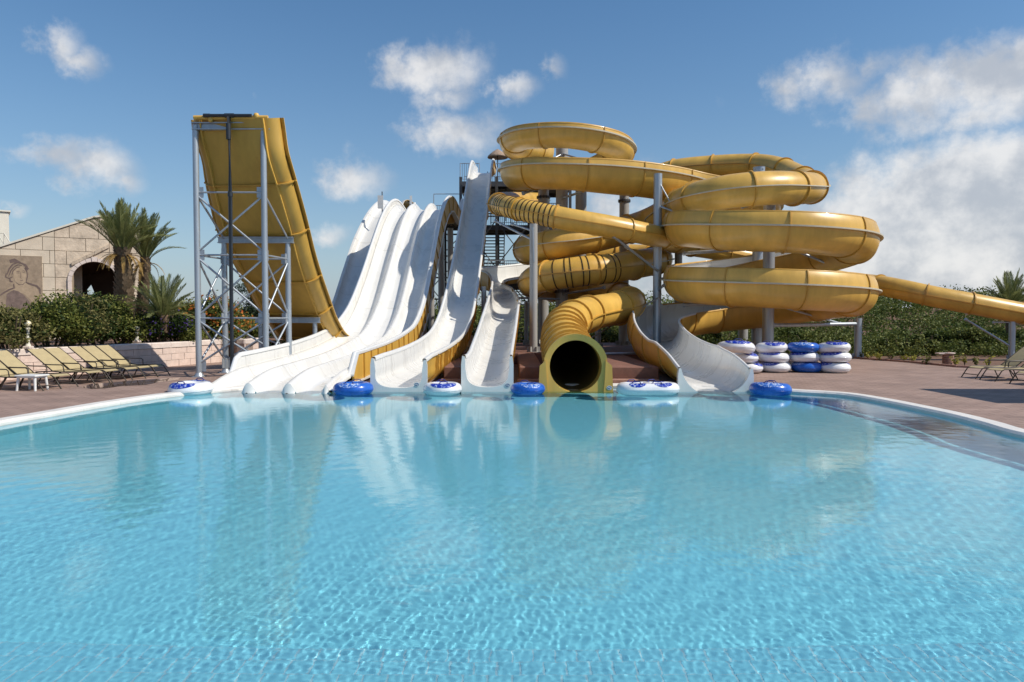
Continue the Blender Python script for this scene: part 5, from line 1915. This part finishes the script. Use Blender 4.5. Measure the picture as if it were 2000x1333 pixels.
# side wall, roof slab, passage behind the arch
mb = MB()
mb.add([wpt(sR, zb), wpt(sR, roof_z(sR)), wpt(sR, roof_z(sR), -7), wpt(sR, zb, -7)], [(0, 1, 2, 3)])
mb.build('side_wall', M['sand_rough'], bld)
mb = MB()
for out, dz in ((.10, 0), (-7, 0)):
    pass
rows = [[wpt(p[0], p[1] - .06, .10) for p in RL], [wpt(p[0], p[1] + .03, .10) for p in RL], [wpt(p[0], p[1] + .03, -7) for p in RL], [wpt(p[0], p[1] - .06, -7) for p in RL], [wpt(p[0], p[1] - .06, .10) for p in RL]]
mb.grid(rows, 0, False)
mb.build('roof', M['wall_white'], bld)
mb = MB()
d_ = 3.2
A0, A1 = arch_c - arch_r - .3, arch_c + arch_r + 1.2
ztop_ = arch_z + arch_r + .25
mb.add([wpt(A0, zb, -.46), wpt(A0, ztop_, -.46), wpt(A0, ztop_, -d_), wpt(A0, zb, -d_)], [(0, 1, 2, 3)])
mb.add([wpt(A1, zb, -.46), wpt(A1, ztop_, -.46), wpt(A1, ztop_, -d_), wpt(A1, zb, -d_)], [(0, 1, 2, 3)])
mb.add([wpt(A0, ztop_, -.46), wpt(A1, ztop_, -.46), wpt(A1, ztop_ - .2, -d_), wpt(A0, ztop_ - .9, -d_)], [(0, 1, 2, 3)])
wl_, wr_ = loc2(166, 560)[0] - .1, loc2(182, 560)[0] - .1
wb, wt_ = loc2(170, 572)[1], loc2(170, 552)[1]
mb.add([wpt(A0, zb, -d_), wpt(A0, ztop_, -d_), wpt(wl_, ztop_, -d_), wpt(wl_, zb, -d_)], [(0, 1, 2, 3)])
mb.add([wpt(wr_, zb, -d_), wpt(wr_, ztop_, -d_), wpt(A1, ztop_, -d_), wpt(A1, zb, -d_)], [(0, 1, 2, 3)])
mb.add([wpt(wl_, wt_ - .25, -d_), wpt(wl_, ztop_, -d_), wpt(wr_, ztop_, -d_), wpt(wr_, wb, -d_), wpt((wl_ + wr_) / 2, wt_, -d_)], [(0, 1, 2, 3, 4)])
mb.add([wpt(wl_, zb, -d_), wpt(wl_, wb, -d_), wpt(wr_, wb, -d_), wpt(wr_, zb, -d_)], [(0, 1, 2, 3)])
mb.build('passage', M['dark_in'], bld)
mb = MB(); a = wpt(A0 + .4, zb, -1.6); b = wpt(A0 + .4, ztop_ - .3, -1.6)
mb.box((a + b) / 2, (.5, .5, b.z - a.z), rz=BROT); mb.build('pillar', M['sand_rough'], bld)
# ring of arch stones
NV = 13
for k in range(NV):
    t0, t1 = R(180 - 180 * k / NV) - .008, R(180 - 180 * (k + 1) / NV) + .008
    mb = MB()
    key = k == NV // 2
    ro, ri = arch_r * (1.22 if key else 1.16), arch_r * .985
    seg = [t0 + (t1 - t0) * q / 3 for q in range(4)]
    fo = [wpt(arch_c + ro * math.cos(t), arch_z + ro * math.sin(t), .13 if key else .10) for t in seg]
    fi = [wpt(arch_c + ri * math.cos(t), arch_z + ri * math.sin(t), .13 if key else .10) for t in seg]
    bo_ = [wpt(arch_c + ro * math.cos(t), arch_z + ro * math.sin(t), -.02) for t in seg]
    bi_ = [wpt(arch_c + ri * math.cos(t), arch_z + ri * math.sin(t), -.2) for t in seg]
    mb.grid([fi, fo], 0, False); mb.grid([fo, bo_], 0, False); mb.grid([bi_, fi], 0, False)
    for e in (0, -1): mb.add([fi[e], fo[e], bo_[e], bi_[e]], [(0, 1, 2, 3)])
    mb.build('arch_stone', M['block_cap'], bld)
for s_ in (-1, 1):
    xj = arch_c + s_ * arch_r * 1.075
    z_ = arch_z
    while z_ > zb:
        mb = MB(); c = wpt(xj, z_ - .3, .03); mb.box(c, (arch_r * .17, .16, .585), rz=BROT, bev=.01); mb.build('jamb_stone', M['block_cap'], bld)
        z_ -= .6
# raking moulding up to the gable
p0, p1 = loc2(140, 520), loc2(214, 484)
for k in range(5):
    q0 = (p0[0] + (p1[0] - p0[0]) * (k / 5 + .004), p0[1] + (p1[1] - p0[1]) * (k / 5 + .004)); q1 = (p0[0] + (p1[0] - p0[0]) * ((k + 1) / 5 - .004), p0[1] + (p1[1] - p0[1]) * ((k + 1) / 5 - .004))
    mb = MB()
    vs = [wpt(q0[0], q0[1], .0), wpt(q1[0], q1[1], .0), wpt(q1[0], q1[1] + .17, .0), wpt(q0[0], q0[1] + .17, .0), wpt(q0[0], q0[1], .12), wpt(q1[0], q1[1], .12), wpt(q1[0], q1[1] + .17, .15), wpt(q0[0], q0[1] + .17, .15)]
    mb.add(vs, [(4, 5, 6, 7), (0, 1, 5, 4), (2, 3, 7, 6), (1, 2, 6, 5), (3, 0, 4, 7)]); mb.build('moulding_stone', M['sand_rough'], bld)
# portrait panel: flat slab with a drawn bust of a curly haired woman
mb = MB()
fr = [wpt(m0[0], mz0, .075), wpt(m1[0], mz0, .075), wpt(m1[0], mz1, .075), wpt(m0[0], mz1, .075)]
bk = [wpt(m0[0], mz0, .0), wpt(m1[0], mz0, .0), wpt(m1[0], mz1, .0), wpt(m0[0], mz1, .0)]
mb.add(fr + bk, [(0, 1, 2, 3), (0, 4, 5, 1), (1, 5, 6, 2), (2, 6, 7, 3), (3, 7, 4, 0)])
panel = mb.build('portrait_panel', M['mural'], bld)
def zp(x, y):      # coordinates measured on an enlargement of the panel
    return loc2(x / 5.127, 360 + y / 5.127)
def fill(pts, mat, out, name):
    mb = MB(); mb.add([wpt(*zp(x, y), out) for x, y in pts], [tuple(range(len(pts)))])
    o = mb.build(name, M[mat]); o.parent = panel; o.matrix_parent_inverse = Matrix.Identity(4)
def stroke(pts, w, out, name='drawn_line', mat='mural_line'):
    Q = [Vector(zp(x, y)) for x, y in pts]
    ww = w / 5.127 / FPX * 36 / 2
    rows = []
    for i, q in enumerate(Q):
        t = (Q[min(i + 1, len(Q) - 1)] - Q[max(i - 1, 0)]).normalized(); n = Vector((-t.y, t.x))
        f = .55 if i in (0, len(Q) - 1) else 1
        rows.append([wpt(*(q + n * ww * f), out), wpt(*(q - n * ww * f), out)])
    mb = MB(); mb.grid(rows, 0, False)
    o = mb.build(name, M[mat]); o.parent = panel; o.matrix_parent_inverse = Matrix.Identity(4)
fill([(135, 880), (165, 835), (225, 825), (262, 860), (272, 920), (262, 985), (230, 1015), (190, 1005), (155, 975), (140, 930)], 'mural_skin', .079, 'face')
fill([(150, 985), (255, 985), (290, 1010), (370, 1040), (400, 1100), (330, 1180), (240, 1100), (150, 1070), (60, 1070), (10, 1100), (90, 1040), (145, 1030)], 'mural_skin', .078, 'shoulders')
fill([(70, 1100), (140, 1060), (190, 1075), (245, 1115), (300, 1180), (330, 1260), (60, 1260)], 'mural_dark', .080, 'tunic')
fill([(95, 760), (150, 745), (185, 765), (215, 785), (190, 790), (140, 785), (105, 790)], 'mural_line', .080, 'topknot')
for pts, w in (([(75, 905), (95, 850), (130, 805), (175, 785), (215, 795)], 13), ([(90, 925), (112, 868), (145, 828), (185, 808), (222, 815)], 9), ([(125, 905), (135, 870), (165, 840), (205, 830)], 8),
               ([(215, 790), (255, 812), (280, 850), (268, 870), (250, 840)], 20), ([(65, 890), (60, 930), (95, 945), (130, 930)], 11), ([(100, 945), (108, 975), (130, 980)], 16),
               ([(272, 870), (276, 930), (262, 985)], 10), ([(140, 1000), (145, 1040), (90, 1060), (30, 1095), (5, 1115)], 15), ([(262, 985), (320, 1005), (370, 1020), (400, 1050), (405, 1100)], 15),
               ([(160, 985), (195, 1008), (230, 1008), (258, 980)], 6), ([(165, 882), (185, 872), (200, 880)], 6), ([(225, 875), (240, 868), (252, 876)], 6), ([(168, 893), (186, 889), (198, 894)], 5), ([(226, 889), (240, 884), (250, 889)], 5),
               ([(208, 885), (212, 925), (205, 940), (222, 945)], 4), ([(205, 962), (220, 967), (236, 960)], 7)):
    stroke(pts, w, .082)

# white building at the far left edge
t = thing('white_building', 'white rendered building corner with a small roof railing at the left edge', 'building', (-34, 48, WZ))
q = at(17, 414, 48); q2 = at(17, 490, 48)
mb = MB(); rz_ = R(37); cc = Vector((q.x, 48, 0)) + Matrix.Rotation(rz_, 3, 'Z') @ Vector((-3, 2, 0))
mb.box((cc.x, cc.y, (q.z + 1) / 2), (6, 4, q.z - 1), rz=rz_); mb.build('wall', M['wall_white'], t)
mb = MB(); mb.box((cc.x, cc.y, q.z + .03), (6.2, 4.2, .10), rz=rz_); mb.build('parapet', M['wall_white'], t)
g0, g1 = at(-10, 456, 47), at(8, 456, 47)
mb = MB(); mb.tube([g0, g1, at(22, 478, 47)], .03, 6); mb.tube([at(8, 456, 47), at(8, 482, 47)], .03, 6); mb.tube([at(-4, 456, 47), at(10, 482, 47)], .03, 6); mb.build('roof_railing', M['wall_white'], t)

# ================================================================== PALMS
def frond_mesh(length, droop, rng, dry=False, nl=48, leaf=.42, wide=.024):
    """One feather leaf: a rib and two rows of narrow leaflets; grows along +X, arching down."""
    V, F = [], []
    n = 14
    rib = []
    for i in range(n + 1):
        f = i / n
        rib.append(Vector((length * (f - .12 * droop * f * f), 0, length * (.10 * f - .55 * droop * f ** 2.2))))
    def pt(f):
        k = min(n - 1, int(f * n)); return rib[k].lerp(rib[k + 1], f * n - k)
    for i, p in enumerate(rib):
        w = .028 * (1 - .85 * i / n)
        V += [p + Vector((0, w, 0)), p + Vector((0, -w, 0)), p + Vector((0, 0, -w))]
        if i:
            b = 3 * i
            F += [(b - 3, b - 2, b + 1, b), (b - 2, b - 1, b + 2, b + 1), (b - 1, b - 3, b, b + 2)]
    for k in range(nl):
        f = .10 + .9 * k / nl
        p = pt(f); t = (pt(min(1, f + .02)) - pt(f - .02)).normalized()
        ll = leaf * (math.sin(math.pi * (.12 + .8 * f)) ** .7) * rng.uniform(.85, 1.1)
        for s in (-1, 1):
            d = (t * (.75 + .5 * f) + Vector((0, s * (1.0 - .35 * f), .42 * rng.uniform(.5, 1.3)))).normalized()
            tip = p + d * ll + Vector((0, 0, -.10 * ll))
            mid = p + d * ll * .5
            nrm = t.cross(d).normalized()
            side = d.cross(nrm).normalized() * wide
            b = len(V)
            V += [p + side * .5, p - side * .5, mid - side, tip, mid + side]
            F += [(b, b + 1, b + 2, b + 4), (b + 4, b + 2, b + 3, b + 3)]
    me = bpy.data.meshes.new('frond')
    F2 = [tuple(dict.fromkeys(f)) for f in F]
    me.from_pydata([tuple(v) for v in V], [], F2)
    me.materials.append(M['leaf_palm_dry' if dry else 'leaf_palm'])
    return me
_pr = random.Random(9)
FRONDS = [frond_mesh(1.0, d, _pr, leaf=.20, wide=.0062) for d in (.1, .25, .4, .6, .9)]
DRY = [frond_mesh(1.0, d, _pr, True, leaf=.15, wide=.008) for d in (1.2, 1.6)]
def palm(label, base, top, r0, r1, nf, flen, up=(5, 75), seed=1, ndry=6, az_bias=None, boots=True):
    rng = random.Random(seed)
    t = thing('palm_tree', label, 'palm tree', base, group='palm trees', local=True)
    top = Vector(top) - Vector(base)
    H = top.length
    mb = MB()
    pts, rs = [], []
    for k in range(13):
        f = k / 12
        pts.append(top * f + Vector((.06 * math.sin(f * 3), 0, 0)))
        rs.append(r0 + (r1 - r0) * f + .012 * (k % 2))
    if H > .3:
        mb.tube(pts, rs, 14); mb.build('trunk', M['trunk'], t)
        if boots:
            bm_ = MB(); bm_.add([(-.09, 0, -.02), (.09, 0, -.02), (.055, .075, .14), (-.055, .075, .14), (0, -.04, .02)], [(0, 1, 2, 3), (0, 3, 4), (4, 2, 1), (4, 3, 2)])
            bo2 = bm_.build('leaf_base', M['boot']); bme = bo2.data; bpy.data.objects.remove(bo2)
            nb = int(H / .11)
            per = 9
            for i in range(nb):
                for j in range(per):
                    if (i * per + j) > 270: break
                    f = (i + .5) / nb
                    a = 2 * math.pi * (j + .5 * (i % 2)) / per + rng.uniform(-.08, .08)
                    if math.sin(a) > .35: continue          # the far side is never seen closely
                    c = top * f; rr = r0 + (r1 - r0) * f
                    add_copy('leaf_base', bme, t, (c.x + .06 * math.sin(f * 3) + math.cos(a) * rr, c.y + math.sin(a) * rr, c.z), (R(rng.uniform(-8, 8)), 0, a - math.pi / 2), (1.0 * rr / .2,) * 3)
    for k in range(nf):
        el = R(up[0] + (up[1] - up[0]) * ((k + .5) / nf) ** .8)
        a = k * 2.39996 + rng.uniform(-.2, .2)
        if az_bias is not None and rng.random() < .5: a = az_bias + rng.uniform(-1.3, 1.3)
        me = FRONDS[min(4, int((1 - k / nf) * 4 + rng.random()))]
        L = flen * rng.uniform(.82, 1.08)
        o = add_copy('frond', me, t, top + Vector((math.cos(a) * r1 * .6, math.sin(a) * r1 * .6, -.05 + .2 * k / nf)), (0, 0, 0), (L,) * 3)
        o.rotation_euler = (Matrix.Rotation(a, 3, 'Z') @ Matrix.Rotation(-el, 3, 'Y') @ Matrix.Rotation(rng.uniform(-.4, .4), 3, 'X')).to_euler()
    for k in range(ndry):
        a = rng.uniform(0, 6.28)
        o = add_copy('dry_frond', DRY[k % 2], t, top + Vector((math.cos(a) * r1 * .8, math.sin(a) * r1 * .8, -.2)), (0, 0, 0), (flen * rng.uniform(.3, .55),) * 3)
        o.rotation_euler = (Matrix.Rotation(a, 3, 'Z') @ Matrix.Rotation(-R(rng.uniform(-30, 20)), 3, 'Y')).to_euler()
    return t
Yp = 30.0
palm('tall palm with thick scaly trunk in front of the stone building, left of the pair', at(242, 640, Yp), at(239, 490, Yp), .34, .26, 42, 1.9, (44, 88), 2, 18)
palm('slimmer palm leaning right, right of the pair by the stone building', at(272, 640, 31.2), at(284, 505, 31.2), .22, .17, 24, 1.9, (42, 82), 5, 6, az_bias=0.0)
palm('low bushy palm without visible trunk at the right end of the hedge', at(318, 648, 28.6), at(318, 618, 28.6), .2, .2, 34, 1.6, (16, 76), 8, 0, boots=False)
palm('distant palm behind the tube at the right edge of the picture', at(1972, 700, 38.5), at(1972, 600, 38.5), .25, .22, 40, 1.8, (10, 80), 12, 5, boots=False)

# ================================================================== HEDGES AND BUSHES
def bush_at(name, label, cat, px, py, Y, w, d, h, n, leaf, **kw):
    p = at(px, py, Y)
    return shrub(name, label, cat, (p.x, Y, WZ - .1 if kw.pop('raised', True) else DECK_Z - .05), w, d, h, n, leaf, **kw)
HG = 'hedge bushes above the planter wall'
bush_at('hedge_bush', 'green bush at the left edge, left of the globe lamp', 'bush', 18, 690, 22.5, 2.0, 1.7, 1.60, 5200, 'leaf_olive', seed=21, group=HG)
bush_at('hedge_bush', 'rounded bright green bush right of the globe lamp, tallest of the hedge at left', 'bush', 98, 680, 24.2, 2.4, 1.8, 2.15, 7500, 'leaf_hedge', seed=22, group=HG, lobes=22)
bush_at('hedge_bush', 'deep green bush with hanging shoots below the portrait panel', 'bush', 142, 680, 26.5, 2.3, 1.8, 2.25, 6500, 'leaf_olive', seed=23, group=HG, lobes=20)
bush_at('hedge_bush', 'dark bush in the middle of the hedge under the arch', 'bush', 190, 678, 27.6, 2.1, 1.8, 2.2, 6500, 'leaf_dark', seed=24, group=HG, lobes=20)
bush_at('hedge_bush', 'green bush in front of the thick palm trunk', 'bush', 240, 675, 28.2, 2.2, 1.7, 2.0, 6500, 'leaf_hedge', seed=25, group=HG, lobes=20)
bush_at('hedge_bush', 'bush with purple blooms at the right end of the hedge', 'bush', 306, 672, 28.9, 2.6, 1.7, 1.75, 6500, 'leaf_dark', seed=26, group=HG, lobes=20, bloom='bloom_purple', nbloom=800, bloomsize=.09)
bush_at('hedge_bush', 'small green bush hanging over the wall below the purple blooms', 'bush', 350, 668, 29.6, 1.9, 1.3, 1.35, 4200, 'leaf_hedge', seed=27, group=HG)
b_ = bush_at('flowering_bush', 'bush covered in orange blooms behind the left tower post', 'bush', 414, 668, 31.6, 2.6, 1.8, 2.15, 6500, 'leaf_hedge', seed=28, lobes=20, bloom='bloom_orange', nbloom=900, bloomsize=.12)
bush_at('flowering_bush', 'bush with cream blooms left of the orange one', 'bush', 366, 668, 32.2, 2.0, 1.6, 2.1, 4600, 'leaf_hedge', seed=29, lobes=16, bloom='bloom_cream', nbloom=900, bloomsize=.11)
bush_at('flowering_bush', 'pale flowering bush low between the tower legs, right of the pine', 'bush', 556, 690, 37.5, 3.0, 1.6, 1.9, 4600, 'leaf_hedge', seed=30, lobes=14, bloom='bloom_cream', nbloom=900, bloomsize=.12)
bush_at('hedge_bush', 'small dark bush behind the wall inside the tower legs', 'bush', 470, 690, 34.5, 2.4, 1.6, 1.3, 4200, 'leaf_hedge', seed=31, group=HG)
# pine
pp = at(532, 690, 40)
t = thing('pine_tree', 'dark green spreading pine behind the legs of the steel tower', 'tree', (pp.x, 40, DECK_Z), local=True)
mb = MB(); mb.tube([(0, 0, 0), (.05, 0, 1.0), (-.1, 0, 2.2), (-.2, 0, 3.6)], [.14, .12, .09, .04], 10); mb.build('trunk', M['trunk'], t)
rng = np.random.default_rng(77)
lb = [(rng.uniform(-1.7, 1.2), rng.uniform(-1, 1), z, .75 * s, .7 * s, .38 * s) for z, s in ((1.9, .9), (2.1, 1.1), (2.4, 1.2), (2.6, 1.1), (2.9, 1.1), (3.2, 1.0), (3.5, .9), (3.8, .8), (4.1, .6), (2.2, 1.0), (3.0, .9))]
Pn = lobes_points(lb, 9000, rng, .3)
V, F = leaf_quads(Pn, .16, rng=rng, aspect=.22)
add_copy('crown', np_mesh('crown', V, F, M['leaf_pine']), t)
for L_ in lb[:8]:
    mb = MB(); mb.tube([(-.1, 0, L_[2] - .5), (L_[0] * .6, L_[1] * .6, L_[2] - .15), (L_[0], L_[1], L_[2])], [.05, .035, .015], 6); mb.build('branch', M['stem'], t)

# scrub covered rise behind: one mass nobody could count, plus single shrubs in front of it
def scrub():
    rng = np.random.default_rng(41)
    Vs, Fs, Ms, off_ = [], [], [], 0
    n = 0
    for k in range(900):
        y = 44 + 50 * rng.uniform() ** 1.25
        x = rng.uniform(-.62, .95) * y
        s = rng.uniform(.7, 1.5) * (1 + .012 * (y - 44))
        z = float(terrain_h(x, y)) if y > 42 else 0
        hgt = s * rng.uniform(.7, 1.25)
        nl = int(330 * (1.0 if y < 60 else .6))
        lobes = [(x + rng.normal() * s * .5, y + rng.normal() * s * .4, z + hgt * rng.uniform(.35, .8), s * rng.uniform(.4, .7), s * rng.uniform(.4, .7), hgt * rng.uniform(.3, .5)) for _ in range(5)]
        P = lobes_points(lobes, nl, rng, .6)
        V, F = leaf_quads(P, .17 if y < 60 else .25, rng=rng, up=.5, aspect=.62)
        Vs.append(V); Fs.append(F + off_); off_ += len(V)
        Ms.append(np.full(len(F), 1 if rng.uniform() < .35 else 0))
    for k in range(420):
        x = rng.uniform(9, 34); y = rng.uniform(34.2, 44) + max(0, (14 - x)) * .3
        s = rng.uniform(.5, 1.0); hgt = rng.uniform(.35, 1.0) * (1 + .06 * (y - 36))
        lobes = [(x + rng.normal() * s * .5, y + rng.normal() * s * .4, DECK_Z + hgt * rng.uniform(.2, .7), s * rng.uniform(.4, .7), s * rng.uniform(.4, .7), hgt * rng.uniform(.3, .5)) for _ in range(4)]
        P = lobes_points(lobes, 150, rng, .6)
        V, F = leaf_quads(P, .13, rng=rng, up=.5, aspect=.6)
        Vs.append(V); Fs.append(F + off_); off_ += len(V)
        Ms.append(np.full(len(F), 1 if rng.uniform() < .45 else 0))
    me = np_mesh('scrub', np.vstack(Vs), np.vstack(Fs), [M['leaf_scrub'], M['leaf_scrub_light']], np.concatenate(Ms))
    o = bpy.data.objects.new('scrub', me); COL.objects.link(o)
    tag(o, 'dark green scrub covering the rise beyond the deck', 'scrub', kind='stuff')
scrub()
SG = 'shrubs at the far edge of the right deck'
for k, (px, Y, w, h, leaf, lab) in enumerate((
        (1715, 37, 2.6, 1.2, 'leaf_scrub', 'dark spreading shrub right of the outer column'),
        (1768, 36, 2.8, 1.35, 'leaf_scrub_light', 'light green shrub with drooping shoots beyond the soil border'),
        (1822, 38, 2.8, 1.5, 'leaf_scrub', 'dark shrub behind the brick drum'),
        (1895, 37, 3.0, 1.6, 'leaf_scrub_light', 'light shrub left of the tube column at the right'),
        (1950, 38, 2.8, 1.6, 'leaf_scrub', 'dark shrub behind the right loungers'),
        (1600, 39, 3.0, 1.5, 'leaf_scrub_light', 'light shrub behind the ring stacks'),
        (1540, 40, 3.0, 1.6, 'leaf_scrub', 'dark shrub behind the central spiral columns'),
        (1400, 41, 3.2, 1.6, 'leaf_scrub_light', 'light shrub seen under the yellow back of the last chute'),
        (1240, 42, 3.4, 1.7, 'leaf_scrub', 'dark shrub between round mouth and last chute'),
        (1190, 43, 3.0, 1.7, 'leaf_scrub_light', 'light shrub just right of the round mouth'),
        (1020, 42, 3.0, 1.7, 'leaf_scrub', 'shrub in the gap left of the slim column'),
        (850, 46, 3.4, 1.7, 'leaf_scrub', 'shrub behind the columns under the lane slide'))):
    p = at(px, 690, Y)
    shrub('shrub', lab, 'shrub', (p.x, Y, DECK_Z - .1), w, 1.8, h, 3000, leaf, size=.15, lobes=14, group=SG, seed=60 + k)
# low flowering shoots along the soil border
for k, (px, py) in enumerate(((1692, 697), (1708, 699), (1728, 701), (1752, 702), (1775, 703), (1797, 705), (1822, 709), (1882, 712), (1900, 711), (1925, 713), (1945, 715))):
    p = on_plane(px, py + 5, DECK_Z)
    rng = np.random.default_rng(90 + k)
    t = thing('border_plant', ['small yellow green plant by the outer column', 'yellow leafy shoot second along the soil border', 'low shoot third along the soil border', 'taller yellow plant amid the soil border', 'leafy shoot left of the brick drum, fifth along', 'bright shoot close left of the brick drum', 'small plant directly left of the brick drum', 'bright plant just right of the brick drum', 'second plant right of the brick drum', 'grassy tuft near the right loungers', 'grassy tuft behind the right loungers'][k], 'plant', (p.x, p.y + .5, DECK_Z - .02), group='plants along the soil border', local=True)
    h = rng.uniform(.25, .5)
    mb = MB()
    P = []
    for j in range(7):
        a = rng.uniform(0, 6.28); q = rng.uniform(.05, .22)
        e = Vector((math.cos(a) * q, math.sin(a) * q, h * rng.uniform(.6, 1)))
        mb.tube([(0, 0, 0), e * .6 + Vector((0, 0, .04)), e], [.008, .006, .004], 5)
        for m in range(9):
            P.append(np.array(e * rng.uniform(.35, 1.05)) + rng.normal(size=3) * .03)
    mb.build('stems', M['stem'], t)
    V, F = leaf_quads(np.array(P), .10, rng=rng, aspect=.55)
    add_copy('leaves', np_mesh('leaves', V, F, M['bloom_yellow' if k % 3 else 'leaf_hedge']), t)
# brick drum
p = on_plane(1860, 714, DECK_Z)
t = thing('brick_drum', 'small round brick drum with flat cap at the far edge of the deck', 'brick pier', (p.x, p.y + .3, DECK_Z), local=True)
for k in range(6):
    mb = MB()
    mb.lathe([(.19, k * .075 + .004), (.205, k * .075 + .01), (.205, k * .075 + .066), (.19, k * .075 + .071)], (0, 0, 0), 18)
    mb.build('brick_course', M['brick'], t)
mb = MB(); mb.lathe([(0, .45), (.25, .45), (.26, .47), (.26, .49), (0, .5)], (0, 0, 0), 18); mb.build('cap', M['block'], t)
mb = MB(); mb.box((-.3, 0, .46), (.3, .3, .05), bev=.01); mb.build('side_slab', M['block'], t)
mb = MB(); mb.box((.02, 0, .515), (.1, .1, .03)); mb.build('tap_cover', M['plinth'], t)

# trailing sprigs over the wall cap
